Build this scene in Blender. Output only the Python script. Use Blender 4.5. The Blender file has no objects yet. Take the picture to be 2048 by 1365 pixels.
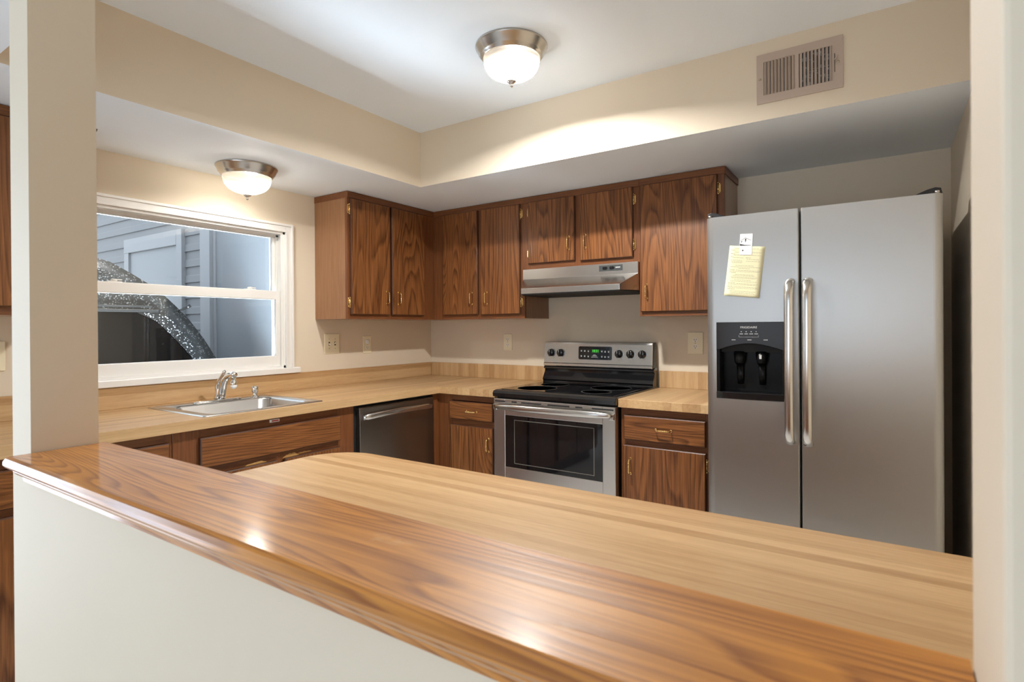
import bpy, bmesh, math, random
from mathutils import Vector, Matrix
random.seed(7)
PI = math.pi
sc = bpy.context.scene
C = sc.collection

# ------------------------------------------------------------------ camera
F_PX, YAW, PITCH, ROLL = 1120.85, 0.58890, -0.002423, -0.0065636
cp, sp, cy_, sy_ = math.cos(PITCH), math.sin(PITCH), math.cos(YAW), math.sin(YAW)
fw = Vector((-sy_ * cp, cy_ * cp, sp))
rt = Vector((cy_, sy_, 0.0))
up = rt.cross(fw)
r2 = rt * math.cos(ROLL) + up * math.sin(ROLL)
u2 = up * math.cos(ROLL) - rt * math.sin(ROLL)
cam_data = bpy.data.cameras.new('camera')
cam = bpy.data.objects.new('camera', cam_data)
C.objects.link(cam)
M = Matrix.Identity(4)
for i in range(3):
    M[i][0], M[i][1], M[i][2] = r2[i], u2[i], -fw[i]
M[0][3], M[1][3], M[2][3] = 2.97777, -3.30981, 1.28019
cam.matrix_world = M
cam_data.sensor_width = 36.0
cam_data.lens = F_PX / 2048 * 36.0
cam_data.shift_y = -(682.5 - 658.2347) / 2048
cam_data.clip_start = 0.02
cam_data.dof.use_dof = True
cam_data.dof.focus_distance = 3.3
cam_data.dof.aperture_fstop = 9.0
sc.camera = cam

# ------------------------------------------------------------------ light and exposure
sc.view_settings.view_transform = 'Standard'
sc.view_settings.look = 'None'
sc.view_settings.gamma = 1.0
sc.view_settings.use_curve_mapping = False
sc.view_settings.exposure = 0.82
world = bpy.data.worlds.new('overcast_sky')
sc.world = world
world.use_nodes = True
wn = world.node_tree.nodes
wn['Background'].inputs[0].default_value = (0.80, 0.90, 1.0, 1)
wn['Background'].inputs[1].default_value = 1.12


def area(name, loc, rot, sx, sz, power, col):
    d = bpy.data.lights.new(name, 'AREA')
    d.shape = 'RECTANGLE'
    d.size, d.size_y = sx, sz
    d.energy = power
    d.color = col
    o = bpy.data.objects.new(name, d)
    o.location = loc
    o.rotation_euler = rot
    C.objects.link(o)
    return o


# added area lamps for daylight, set outside the two made-up dining room doors
area('fill_patio_side', (-0.36, -3.80, 1.0), (0, -PI / 2 - 0.25, 0), 1.9, 1.4, 29, (0.82, 0.89, 1.0))
area('fill_rear_side', (2.4, -6.75, 1.08), (PI / 2, 0, 0), 2.9, 2.0, 27, (0.79, 0.88, 1.0))


def aimed(name, loc, to, sx, sz, power, col, spread):
    q = (Vector(to) - Vector(loc)).to_track_quat('-Z', 'Y').to_euler()
    o = area(name, loc, q, sx, sz, power, col)
    o.data.spread = spread
    return o


# added fill lamp aimed up through the kitchen window, in place of driveway bounce
aimed('fill_under_window', (-0.75, -1.80, 0.35), (0.6, -1.70, 2.3), 1.4, 0.7, 175, (0.76, 0.89, 1.0), math.radians(160))
sun_d = bpy.data.lights.new('sun', 'SUN')
sun_d.energy = 5.0
sun_d.angle = 0.009
sun_d.color = (1.0, 0.96, 0.90)
sun = bpy.data.objects.new('sun', sun_d)
sun.rotation_euler = Vector((-0.55, -0.35, -0.80)).to_track_quat('-Z', 'Y').to_euler()
sun.location = (6, 4, 9)
C.objects.link(sun)
sc.cycles.diffuse_bounces = 8
LAMP_STRENGTH, LAMP_STRENGTH_SMALL = 44.0, 62.0
FILL_DOWN, FILL_DOWN_SMALL = 51.0, 4.0


# ------------------------------------------------------------------ materials
def mat(name):
    m = bpy.data.materials.new(name)
    m.use_nodes = True
    nt = m.node_tree
    return m, nt, nt.nodes['Principled BSDF']


def N(nt, t, **kw):
    n = nt.nodes.new(t)
    for k, v in kw.items():
        setattr(n, k, v)
    return n


def plain(name, col, rough=0.5, metal=0.0, spec=0.5, coat=0.0):
    m, nt, b = mat(name)
    b.inputs['Base Color'].default_value = (*col, 1)
    b.inputs['Roughness'].default_value = rough
    b.inputs['Metallic'].default_value = metal
    b.inputs['Specular IOR Level'].default_value = spec
    b.inputs['Coat Weight'].default_value = coat
    return m


def paint(name, col, rough=0.6, bump=0.04, scale=140):
    m, nt, b = mat(name)
    b.inputs['Roughness'].default_value = rough
    b.inputs['Specular IOR Level'].default_value = 0.3
    tc = N(nt, 'ShaderNodeTexCoord')
    n = N(nt, 'ShaderNodeTexNoise')
    n.inputs['Scale'].default_value = scale
    n.inputs['Detail'].default_value = 4
    bp = N(nt, 'ShaderNodeBump')
    bp.inputs['Strength'].default_value = bump
    bp.inputs['Distance'].default_value = 0.01
    nt.links.new(tc.outputs['Object'], n.inputs['Vector'])
    nt.links.new(n.outputs['Fac'], bp.inputs['Height'])
    nt.links.new(bp.outputs['Normal'], b.inputs['Normal'])
    n2 = N(nt, 'ShaderNodeTexNoise')
    n2.inputs['Scale'].default_value = 1.7
    n2.inputs['Detail'].default_value = 3
    nt.links.new(tc.outputs['Object'], n2.inputs['Vector'])
    mx = N(nt, 'ShaderNodeMix', data_type='RGBA')
    mx.inputs['A'].default_value = (*[c * 0.965 for c in col], 1)
    mx.inputs['B'].default_value = (*[min(1, c * 1.03) for c in col], 1)
    nt.links.new(n2.outputs['Fac'], mx.inputs['Factor'])
    nt.links.new(mx.outputs['Result'], b.inputs['Base Color'])
    return m


def wood(name, axis, light, dark, freq=36.0, across=3.4, along=0.36, rough=0.36, pore=1.0, coat=0.12, bump=0.12, contrast=1.0, coat_rough=0.18, spec=0.35, wear=0.0):
    """plain-sawn oak: contour lines of a noise field stretched along the grain, plus pores"""
    m, nt, b = mat(name)
    L = nt.links.new
    tc = N(nt, 'ShaderNodeTexCoord')
    oi = N(nt, 'ShaderNodeObjectInfo')
    mul = N(nt, 'ShaderNodeMath', operation='MULTIPLY')
    mul.inputs[1].default_value = 37.0
    L(oi.outputs['Random'], mul.inputs[0])
    add = N(nt, 'ShaderNodeVectorMath', operation='ADD')
    L(tc.outputs['Object'], add.inputs[0])
    L(mul.outputs[0], add.inputs[1])

    def mapped(a, al):
        mp = N(nt, 'ShaderNodeMapping')
        s = [a, a, a]
        s['xyz'.index(axis)] = al
        mp.inputs['Scale'].default_value = s
        L(add.outputs[0], mp.inputs['Vector'])
        return mp

    m1 = mapped(across, along)
    n1 = N(nt, 'ShaderNodeTexNoise')
    n1.inputs['Scale'].default_value = 1.0
    n1.inputs['Detail'].default_value = 2.2
    n1.inputs['Roughness'].default_value = 0.45
    n1.inputs['Distortion'].default_value = 0.35
    L(m1.outputs[0], n1.inputs['Vector'])
    # slight ragged edge of each ring
    m1b = mapped(across * 14, along * 9)
    n1b = N(nt, 'ShaderNodeTexNoise')
    n1b.inputs['Scale'].default_value = 1.0
    n1b.inputs['Detail'].default_value = 2
    L(m1b.outputs[0], n1b.inputs['Vector'])
    k1 = N(nt, 'ShaderNodeMath', operation='MULTIPLY')
    k1.inputs[1].default_value = freq
    L(n1.outputs['Fac'], k1.inputs[0])
    k2 = N(nt, 'ShaderNodeMath', operation='MULTIPLY_ADD')
    k2.inputs[1].default_value = 0.45
    L(n1b.outputs['Fac'], k2.inputs[0])
    L(k1.outputs[0], k2.inputs[2])
    fr = N(nt, 'ShaderNodeMath', operation='FRACT')
    L(k2.outputs[0], fr.inputs[0])
    ramp = N(nt, 'ShaderNodeValToRGB')
    e = ramp.color_ramp.elements
    e[0].position = 0.0
    e[0].color = (0.05, 0.05, 0.05, 1)
    e[1].position = 1.0
    e[1].color = (0.0, 0.0, 0.0, 1)
    x = e.new(0.45)
    x.color = (0.25, 0.25, 0.25, 1)
    x = e.new(0.82)
    x.color = (0.95, 0.95, 0.95, 1)
    L(fr.outputs[0], ramp.inputs[0])
    # pores
    m2 = mapped(150, 5.0)
    n2 = N(nt, 'ShaderNodeTexNoise')
    n2.inputs['Scale'].default_value = 1.0
    n2.inputs['Detail'].default_value = 2
    L(m2.outputs[0], n2.inputs['Vector'])
    r2_ = N(nt, 'ShaderNodeValToRGB')
    r2_.color_ramp.elements[0].position = 0.44
    r2_.color_ramp.elements[0].color = (1, 1, 1, 1)
    r2_.color_ramp.elements[1].position = 0.60
    r2_.color_ramp.elements[1].color = (0, 0, 0, 1)
    L(n2.outputs['Fac'], r2_.inputs[0])
    # broad tone drift
    m3 = mapped(5, 0.6)
    n3 = N(nt, 'ShaderNodeTexNoise')
    n3.inputs['Scale'].default_value = 1.0
    L(m3.outputs[0], n3.inputs['Vector'])
    s1 = N(nt, 'ShaderNodeMath', operation='MULTIPLY')
    s1.inputs[1].default_value = 0.62 * contrast
    L(ramp.outputs[0], s1.inputs[0])
    s2 = N(nt, 'ShaderNodeMath', operation='MULTIPLY_ADD')
    s2.inputs[1].default_value = 0.34 * pore
    L(r2_.outputs[0], s2.inputs[0])
    L(s1.outputs[0], s2.inputs[2])
    s3 = N(nt, 'ShaderNodeMath', operation='MULTIPLY_ADD')
    s3.inputs[1].default_value = 0.45
    L(n3.outputs['Fac'], s3.inputs[0])
    L(s2.outputs[0], s3.inputs[2])
    s4 = N(nt, 'ShaderNodeMath', operation='SUBTRACT', use_clamp=True)
    s4.inputs[1].default_value = 0.16
    L(s3.outputs[0], s4.inputs[0])
    mx = N(nt, 'ShaderNodeMix', data_type='RGBA')
    mx.inputs['A'].default_value = (*light, 1)
    mx.inputs['B'].default_value = (*dark, 1)
    L(s4.outputs[0], mx.inputs['Factor'])
    col_out = mx.outputs['Result']
    if wear:        # pale worn patches in the varnish
        mw = mapped(16, 7)
        nw = N(nt, 'ShaderNodeTexNoise')
        nw.inputs['Scale'].default_value = 1.0
        nw.inputs['Detail'].default_value = 5
        nw.inputs['Roughness'].default_value = 0.65
        L(mw.outputs[0], nw.inputs['Vector'])
        rw = N(nt, 'ShaderNodeMapRange')
        rw.inputs['From Min'].default_value = 0.63
        rw.inputs['From Max'].default_value = 0.74
        rw.inputs['To Max'].default_value = wear
        L(nw.outputs['Fac'], rw.inputs['Value'])
        m2x = N(nt, 'ShaderNodeMix', data_type='RGBA')
        m2x.inputs['B'].default_value = (0.66, 0.47, 0.27, 1)
        L(rw.outputs[0], m2x.inputs['Factor'])
        L(col_out, m2x.inputs['A'])
        col_out = m2x.outputs['Result']
    L(col_out, b.inputs['Base Color'])
    bp = N(nt, 'ShaderNodeBump', invert=True)
    bp.inputs['Strength'].default_value = bump
    bp.inputs['Distance'].default_value = 0.002
    L(s2.outputs[0], bp.inputs['Height'])
    L(bp.outputs['Normal'], b.inputs['Normal'])
    b.inputs['Roughness'].default_value = rough
    b.inputs['Coat Weight'].default_value = coat
    b.inputs['Coat Roughness'].default_value = coat_rough
    b.inputs['Specular IOR Level'].default_value = spec
    return m


def laminate(name, strip_axis, grain_axis, tint=1.0, strips=34.0, rough=0.34):
    """butcher block pattern laminate: strips of different tone with fine grain along them"""
    m, nt, b = mat(name)
    L = nt.links.new
    tc = N(nt, 'ShaderNodeTexCoord')
    sep = N(nt, 'ShaderNodeSeparateXYZ')
    L(tc.outputs['Object'], sep.inputs[0])
    v = N(nt, 'ShaderNodeTexVoronoi', voronoi_dimensions='1D')
    v.inputs['Scale'].default_value = strips
    v.inputs['Randomness'].default_value = 0.85
    L(sep.outputs['XYZ'.index(strip_axis.upper())], v.inputs['W'])
    sc_ = N(nt, 'ShaderNodeSeparateColor')
    L(v.outputs['Color'], sc_.inputs[0])
    s = [55, 55, 55]
    s['xyz'.index(grain_axis)] = 2.6
    mp = N(nt, 'ShaderNodeMapping')
    mp.inputs['Scale'].default_value = s
    L(tc.outputs['Object'], mp.inputs['Vector'])
    n = N(nt, 'ShaderNodeTexNoise')
    n.inputs['Scale'].default_value = 1
    n.inputs['Detail'].default_value = 4
    n.inputs['Roughness'].default_value = 0.6
    L(mp.outputs[0], n.inputs['Vector'])
    s = [210, 210, 210]
    s['xyz'.index(grain_axis)] = 22
    mp2 = N(nt, 'ShaderNodeMapping')
    mp2.inputs['Scale'].default_value = s
    L(tc.outputs['Object'], mp2.inputs['Vector'])
    nf = N(nt, 'ShaderNodeTexNoise')
    nf.inputs['Scale'].default_value = 1
    L(mp2.outputs[0], nf.inputs['Vector'])
    a = N(nt, 'ShaderNodeMath', operation='MULTIPLY_ADD')
    a.inputs[1].default_value = 0.75
    L(n.outputs['Fac'], a.inputs[0])
    k = N(nt, 'ShaderNodeMath', operation='MULTIPLY')
    k.inputs[1].default_value = 0.40
    L(sc_.outputs[0], k.inputs[0])
    L(k.outputs[0], a.inputs[2])
    a2 = N(nt, 'ShaderNodeMath', operation='MULTIPLY_ADD')
    a2.inputs[1].default_value = 0.30
    L(nf.outputs['Fac'], a2.inputs[0])
    L(a.outputs[0], a2.inputs[2])
    ramp = N(nt, 'ShaderNodeValToRGB')
    e = ramp.color_ramp.elements
    e[0].position, e[0].color = 0.30, (0.640 * tint, 0.440 * tint, 0.235 * tint, 1)
    e[1].position, e[1].color = 1.20 if False else 1.0, (0.395 * tint, 0.225 * tint, 0.095 * tint, 1)
    x = e.new(0.62)
    x.position = 0.58
    x.color = (0.560 * tint, 0.362 * tint, 0.180 * tint, 1)
    L(a2.outputs[0], ramp.inputs[0])
    L(ramp.outputs[0], b.inputs['Base Color'])
    b.inputs['Roughness'].default_value = rough
    b.inputs['Specular IOR Level'].default_value = 0.5
    return m


def brushed(name, col, rough, axis, bump=0.008, metal=1.0, aniso=0.0, rot=0.0):
    """brushed sheet metal; the fine scratches run along the given axis"""
    m, nt, b = mat(name)
    L = nt.links.new
    tc = N(nt, 'ShaderNodeTexCoord')
    s = [900, 900, 900]
    s['xyz'.index(axis)] = 14
    mp = N(nt, 'ShaderNodeMapping')
    mp.inputs['Scale'].default_value = s
    L(tc.outputs['Object'], mp.inputs['Vector'])
    n = N(nt, 'ShaderNodeTexNoise')
    n.inputs['Scale'].default_value = 1
    n.inputs['Detail'].default_value = 3
    L(mp.outputs[0], n.inputs['Vector'])
    r = N(nt, 'ShaderNodeMapRange')
    r.inputs['To Min'].default_value = rough * 0.94
    r.inputs['To Max'].default_value = rough * 1.06
    L(n.outputs['Fac'], r.inputs['Value'])
    L(r.outputs[0], b.inputs['Roughness'])
    bp = N(nt, 'ShaderNodeBump')
    bp.inputs['Strength'].default_value = bump
    bp.inputs['Distance'].default_value = 0.001
    L(n.outputs['Fac'], bp.inputs['Height'])
    L(bp.outputs['Normal'], b.inputs['Normal'])
    mx = N(nt, 'ShaderNodeMix', data_type='RGBA')
    mx.inputs['A'].default_value = (*[c * 0.985 for c in col], 1)
    mx.inputs['B'].default_value = (*[min(1, c * 1.01) for c in col], 1)
    L(n.outputs['Fac'], mx.inputs['Factor'])
    L(mx.outputs['Result'], b.inputs['Base Color'])
    b.inputs['Metallic'].default_value = metal
    if aniso:
        b.inputs['Anisotropic'].default_value = aniso
        b.inputs['Anisotropic Rotation'].default_value = rot
        tg = N(nt, 'ShaderNodeTangent', direction_type='RADIAL', axis='Z')
        L(tg.outputs[0], b.inputs['Tangent'])
    return m


def glass_pane(name, tint=(0.96, 0.98, 1.0), gloss=0.07):
    m = bpy.data.materials.new(name)
    m.use_nodes = True
    nt = m.node_tree
    nt.nodes.clear()
    out = N(nt, 'ShaderNodeOutputMaterial')
    t = N(nt, 'ShaderNodeBsdfTransparent')
    t.inputs[0].default_value = (*tint, 1)
    g = N(nt, 'ShaderNodeBsdfGlossy')
    g.inputs['Roughness'].default_value = 0.02
    fr = N(nt, 'ShaderNodeFresnel')
    fr.inputs[0].default_value = 1.45
    mx = N(nt, 'ShaderNodeMixShader')
    nt.links.new(fr.outputs[0], mx.inputs[0])
    nt.links.new(t.outputs[0], mx.inputs[1])
    nt.links.new(g.outputs[0], mx.inputs[2])
    nt.links.new(mx.outputs[0], out.inputs[0])
    return m


def emit(name, col, s):
    m = bpy.data.materials.new(name)
    m.use_nodes = True
    nt = m.node_tree
    nt.nodes.clear()
    out = N(nt, 'ShaderNodeOutputMaterial')
    e = N(nt, 'ShaderNodeEmission')
    e.inputs[0].default_value = (*col, 1)
    e.inputs[1].default_value = s
    nt.links.new(e.outputs[0], out.inputs[0])
    return m


def frosted(name):
    m = bpy.data.materials.new(name)
    m.use_nodes = True
    nt = m.node_tree
    nt.nodes.clear()
    out = N(nt, 'ShaderNodeOutputMaterial')
    t = N(nt, 'ShaderNodeBsdfTransparent')
    t.inputs[0].default_value = (1, 0.98, 0.95, 1)
    d = N(nt, 'ShaderNodeBsdfTranslucent')
    d.inputs[0].default_value = (0.22, 0.195, 0.16, 1)
    df = N(nt, 'ShaderNodeBsdfDiffuse')
    df.inputs[0].default_value = (0.9, 0.88, 0.84, 1)
    g = N(nt, 'ShaderNodeBsdfGlossy')
    g.inputs['Roughness'].default_value = 0.25
    a = N(nt, 'ShaderNodeMixShader')
    a.inputs[0].default_value = 0.22
    b = N(nt, 'ShaderNodeMixShader')
    b.inputs[0].default_value = 0.74
    c = N(nt, 'ShaderNodeMixShader')
    c.inputs[0].default_value = 0.05
    L = nt.links.new
    L(d.outputs[0], a.inputs[1])
    L(df.outputs[0], a.inputs[2])
    L(a.outputs[0], b.inputs[1])
    L(t.outputs[0], b.inputs[2])
    L(b.outputs[0], c.inputs[1])
    L(g.outputs[0], c.inputs[2])
    L(c.outputs[0], out.inputs[0])
    return m


def speckle(name, base, spots, scale, thr, rough=0.3):
    """dark paint covered with dried droplets"""
    m, nt, b = mat(name)
    L = nt.links.new
    tc = N(nt, 'ShaderNodeTexCoord')
    v = N(nt, 'ShaderNodeTexVoronoi')
    v.inputs['Scale'].default_value = scale
    L(tc.outputs['Object'], v.inputs['Vector'])
    n = N(nt, 'ShaderNodeTexNoise')
    n.inputs['Scale'].default_value = scale * 0.5
    n.inputs['Detail'].default_value = 5
    L(tc.outputs['Object'], n.inputs['Vector'])
    ad = N(nt, 'ShaderNodeMath', operation='ADD')
    L(v.outputs['Distance'], ad.inputs[0])
    L(n.outputs['Fac'], ad.inputs[1])
    r = N(nt, 'ShaderNodeValToRGB')
    r.color_ramp.elements[0].position = thr
    r.color_ramp.elements[0].color = (*spots, 1)
    r.color_ramp.elements[1].position = thr + 0.25
    r.color_ramp.elements[1].color = (*base, 1)
    L(ad.outputs[0], r.inputs[0])
    L(r.outputs[0], b.inputs['Base Color'])
    b.inputs['Roughness'].default_value = rough
    return m


BEIGE = (0.710, 0.615, 0.480)
W = {}
W['wall'] = paint('beige_wall_paint', BEIGE, 0.62)
W['ceil'] = paint('white_ceiling_paint', (0.835, 0.885, 0.925), 0.7, 0.05, 90)
W['trim'] = plain('white_window_vinyl', (0.80, 0.78, 0.74), 0.35)
W['floor'] = wood('pale_floor_planks', 'x', (0.76, 0.76, 0.75), (0.66, 0.65, 0.63), rough=0.35)  # unseen floor, kept pale to bounce light upward
OL, OD = (0.290, 0.112, 0.033), (0.085, 0.027, 0.0075)
W['oak_z'] = wood('stained_oak_upright', 'z', OL, OD)
W['oak_x'] = wood('stained_oak_crosswise', 'x', OL, OD)
W['oak_y'] = wood('stained_oak_lengthwise', 'y', OL, OD)
FL, FD = (0.215, 0.078, 0.026), (0.105, 0.034, 0.011)
W['frame_z'] = wood('stained_oak_frame_upright', 'z', FL, FD, contrast=0.5, across=9, freq=22)
W['frame_x'] = wood('stained_oak_frame_crosswise', 'x', FL, FD, contrast=0.5, across=9, freq=22)
W['frame_y'] = wood('stained_oak_frame_lengthwise', 'y', FL, FD, contrast=0.5, across=9, freq=22)
W['side'] = wood('stained_oak_veneer_side', 'z', (0.330, 0.160, 0.072), (0.210, 0.092, 0.036), contrast=0.25, across=30, freq=12, rough=0.30, bump=0.03, coat=0.6, coat_rough=0.22)
W['edge'] = plain('dark_stained_door_edge', (0.075, 0.026, 0.010), 0.4)
W['cap'] = wood('golden_oak_board', 'x', (0.660, 0.275, 0.046), (0.285, 0.092, 0.013), freq=58, across=5.0, along=0.42, rough=0.42, coat=0.62, coat_rough=0.13, pore=0.9, wear=0.55, bump=0.12, spec=0.3, contrast=1.15)
W['lam_x'] = laminate('butcher_block_laminate_long', 'y', 'x')
W['lam_left'] = laminate('butcher_block_laminate_left', 'x', 'y')
W['lam_back'] = laminate('butcher_block_laminate_back', 'x', 'y', strips=22)
W['lam_back_up'] = laminate('butcher_block_laminate_upright', 'x', 'z', strips=22)
W['lam_left_up'] = laminate('butcher_block_laminate_side', 'z', 'y', strips=18)
W['lam_seam'] = plain('dark_laminate_seam', (0.10, 0.055, 0.025), 0.6)
W['steel_z'] = brushed('brushed_steel_upright', (0.49, 0.487, 0.475), 0.42, 'z', aniso=0.75, rot=0.0)
W['steel_x'] = brushed('brushed_steel_crosswise', (0.64, 0.62, 0.59), 0.26, 'x')
W['steel_dw'] = brushed('dark_brushed_steel', (0.30, 0.275, 0.25), 0.30, 'y')
W['steel_h'] = plain('satin_steel_bar', (0.66, 0.64, 0.61), 0.22, 1.0)
W['sink'] = brushed('sink_steel', (0.62, 0.61, 0.59), 0.25, 'y', 0.02)
W['chrome'] = plain('chrome', (0.80, 0.79, 0.77), 0.08, 1.0)
W['nickel'] = plain('brushed_nickel', (0.56, 0.53, 0.49), 0.24, 1.0)
W['brass'] = plain('polished_brass', (0.80, 0.56, 0.24), 0.16, 1.0)
W['black_gl'] = plain('black_gloss_enamel', (0.010, 0.010, 0.011), 0.09, 0, 0.5, 0.3)
W['fascia'] = plain('dark_brown_gloss_plastic', (0.014, 0.011, 0.009), 0.12, 0, 0.16)
W['recess'] = plain('black_recess_plastic', (0.005, 0.005, 0.005), 0.3, 0, 0.15)
W['black_glass'] = plain('black_ceramic_glass', (0.006, 0.006, 0.007), 0.04, 0, 0.6, 0.2)
W['black'] = plain('black_plastic', (0.012, 0.011, 0.011), 0.35)
W['black_m'] = plain('black_matte', (0.010, 0.009, 0.009), 0.7)
W['grey_lbl'] = plain('pale_grey_print', (0.55, 0.55, 0.53), 0.5)
W['ivory'] = plain('ivory_plastic', (0.84, 0.76, 0.55), 0.35)
W['ivory_hi'] = plain('pale_ivory_plastic', (0.86, 0.81, 0.68), 0.35)
W['white_pl'] = plain('white_plastic', (0.80, 0.79, 0.76), 0.35)
W['slot'] = plain('dark_slot', (0.03, 0.022, 0.014), 0.6)
W['screw'] = plain('painted_screw', (0.45, 0.38, 0.27), 0.4, 0.4)
W['vent'] = plain('taupe_vent_enamel', (0.48, 0.385, 0.31), 0.42)
W['vent_in'] = plain('dark_duct', (0.035, 0.04, 0.045), 0.6)
W['foil'] = plain('duct_foil', (0.25, 0.28, 0.30), 0.45, 0.7)
W['paper'] = plain('yellow_paper', (0.68, 0.64, 0.42), 0.8)
W['ink'] = plain('grey_ink', (0.30, 0.285, 0.20), 0.8)
W['inkd'] = plain('dark_ink', (0.05, 0.05, 0.05), 0.7)
W['card'] = plain('white_card', (0.82, 0.82, 0.81), 0.5)
W['red'] = plain('red_print', (0.45, 0.06, 0.04), 0.5)
W['glass'] = glass_pane('window_glass')
W['bulb'] = emit('bulb_glow', (1.0, 0.97, 0.92), LAMP_STRENGTH)
W['bulb_dim'] = emit('bulb_glow_dimmer', (1.0, 0.95, 0.87), LAMP_STRENGTH_SMALL)
W['dome'] = frosted('frosted_ribbed_glass')
W['led'] = emit('green_digits', (0.10, 0.85, 0.08), 0.8)
W['ledbg'] = plain('green_display_ground', (0.012, 0.05, 0.010), 0.3)
W['siding'] = plain('grey_vinyl_siding', (0.27, 0.275, 0.28), 0.55)
W['shed_trim'] = plain('pale_grey_trim', (0.40, 0.405, 0.41), 0.5)
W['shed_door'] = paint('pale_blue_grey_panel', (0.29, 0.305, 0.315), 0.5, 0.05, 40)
W['car'] = speckle('dusty_black_car_paint', (0.030, 0.028, 0.024), (0.20, 0.20, 0.19), 75, 0.62)
W['car_glass'] = plain('dark_car_glass', (0.004, 0.0035, 0.003), 0.06, 0, 0.2)
W['dew'] = speckle('dew_speckled_glass', (0.020, 0.019, 0.017), (0.62, 0.63, 0.63), 70, 0.60)
W['rubber'] = plain('black_rubber', (0.02, 0.019, 0.017), 0.55)
W['ground'] = paint('concrete_driveway', (0.45, 0.44, 0.42), 0.9, 0.3, 60)
W['raw'] = wood('bare_chipped_wood', 'y', (0.62, 0.36, 0.12), (0.42, 0.21, 0.06), rough=0.7, coat=0)
W['water'] = plain('clear_plastic_nozzle', (0.86, 0.87, 0.86), 0.12)


# ------------------------------------------------------------------ mesh helpers
def box(bm, lo, hi, bev=0.0, seg=2, mi=0):
    x0, y0, z0 = [min(a, b) for a, b in zip(lo, hi)]
    x1, y1, z1 = [max(a, b) for a, b in zip(lo, hi)]
    vs = [bm.verts.new(p) for p in ((x0, y0, z0), (x1, y0, z0), (x1, y1, z0), (x0, y1, z0), (x0, y0, z1), (x1, y0, z1), (x1, y1, z1), (x0, y1, z1))]
    fs = [bm.faces.new([vs[i] for i in q]) for q in ((0, 3, 2, 1), (4, 5, 6, 7), (0, 1, 5, 4), (1, 2, 6, 5), (2, 3, 7, 6), (3, 0, 4, 7))]
    for f in fs:
        f.material_index = mi
    if bev > 0:
        es = {e for f in fs for e in f.edges}
        bmesh.ops.bevel(bm, geom=list(es), offset=bev, segments=seg, affect='EDGES', profile=0.5)
    return fs


def prism(bm, pts, axis, a, b, bev=0.0, mi=0):
    """extrude a closed 2-D outline along an axis; pts are given in the two other axes, in xyz order"""
    def P(p, t):
        if axis == 'x':
            return (t, p[0], p[1])
        if axis == 'y':
            return (p[0], t, p[1])
        return (p[0], p[1], t)
    va = [bm.verts.new(P(p, a)) for p in pts]
    vb = [bm.verts.new(P(p, b)) for p in pts]
    n = len(pts)
    fs = [bm.faces.new(va), bm.faces.new(vb[::-1])]
    for i in range(n):
        j = (i + 1) % n
        fs.append(bm.faces.new((va[i], vb[i], vb[j], va[j])))
    for f in fs:
        f.material_index = mi
    bmesh.ops.recalc_face_normals(bm, faces=fs)
    if bev > 0:
        es = {e for f in fs[:2] for e in f.edges}
        bmesh.ops.bevel(bm, geom=list(es), offset=bev, segments=2, affect='EDGES', profile=0.5)
    return fs


def lathe(bm, prof, c, axis='z', n=48, mod=None, mi=0):
    """prof: (radius, height) pairs; spun about an axis through c"""
    rings = []
    for r, h in prof:
        ring = []
        for k in range(n):
            a = 2 * PI * k / n
            rr = r * (mod(a, r, h) if mod else 1.0)
            u, v = rr * math.cos(a), rr * math.sin(a)
            p = {'z': (c[0] + u, c[1] + v, c[2] + h), 'y': (c[0] + u, c[1] + h, c[2] + v), 'x': (c[0] + h, c[1] + u, c[2] + v)}[axis]
            ring.append(bm.verts.new(p))
        rings.append(ring)
    fs = []
    for a, b in zip(rings, rings[1:]):
        for k in range(n):
            j = (k + 1) % n
            fs.append(bm.faces.new((a[k], a[j], b[j], b[k])))
    for ring in (rings[0], rings[-1]):
        try:
            fs.append(bm.faces.new(ring))
        except ValueError:
            pass
    for f in fs:
        f.material_index = mi
        f.smooth = True
    bmesh.ops.recalc_face_normals(bm, faces=fs)
    return fs


def tube(bm, path, rad, n=12, mi=0, flat=1.0, flat_dir=None):
    """sweep a round (or flattened) section along a path; rad may be a list"""
    path = [Vector(p) for p in path]
    m = len(path)
    rs = rad if isinstance(rad, (list, tuple)) else [rad] * m
    rings = []
    ref = None
    for i, p in enumerate(path):
        t = (path[min(i + 1, m - 1)] - path[max(i - 1, 0)]).normalized()
        if flat_dir is not None:
            s = Vector(flat_dir)
            s = (s - t * s.dot(t)).normalized()
        elif ref is None:
            s = Vector((0, 0, 1)) if abs(t.z) < 0.9 else Vector((1, 0, 0))
            s = (s - t * s.dot(t)).normalized()
        else:
            s = (ref - t * ref.dot(t)).normalized()
        ref = s
        w = t.cross(s)
        rings.append([bm.verts.new(p + (s * math.cos(2 * PI * k / n) + w * (math.sin(2 * PI * k / n) * flat)) * rs[i]) for k in range(n)])
    fs = []
    for a, b in zip(rings, rings[1:]):
        for k in range(n):
            j = (k + 1) % n
            fs.append(bm.faces.new((a[k], a[j], b[j], b[k])))
    fs.append(bm.faces.new(rings[0]))
    fs.append(bm.faces.new(rings[-1]))
    for f in fs:
        f.smooth = True
        f.material_index = mi
    bmesh.ops.recalc_face_normals(bm, faces=fs)
    return fs


def rrect(x0, z0, x1, z1, r, n=5):
    pts = []
    for cx, cz, a0 in ((x1 - r, z1 - r, 0), (x0 + r, z1 - r, 90), (x0 + r, z0 + r, 180), (x1 - r, z0 + r, 270)):
        for k in range(n + 1):
            a = math.radians(a0 + 90 * k / n)
            pts.append((cx + r * math.cos(a), cz + r * math.sin(a)))
    return pts


ORG = {}


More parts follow.
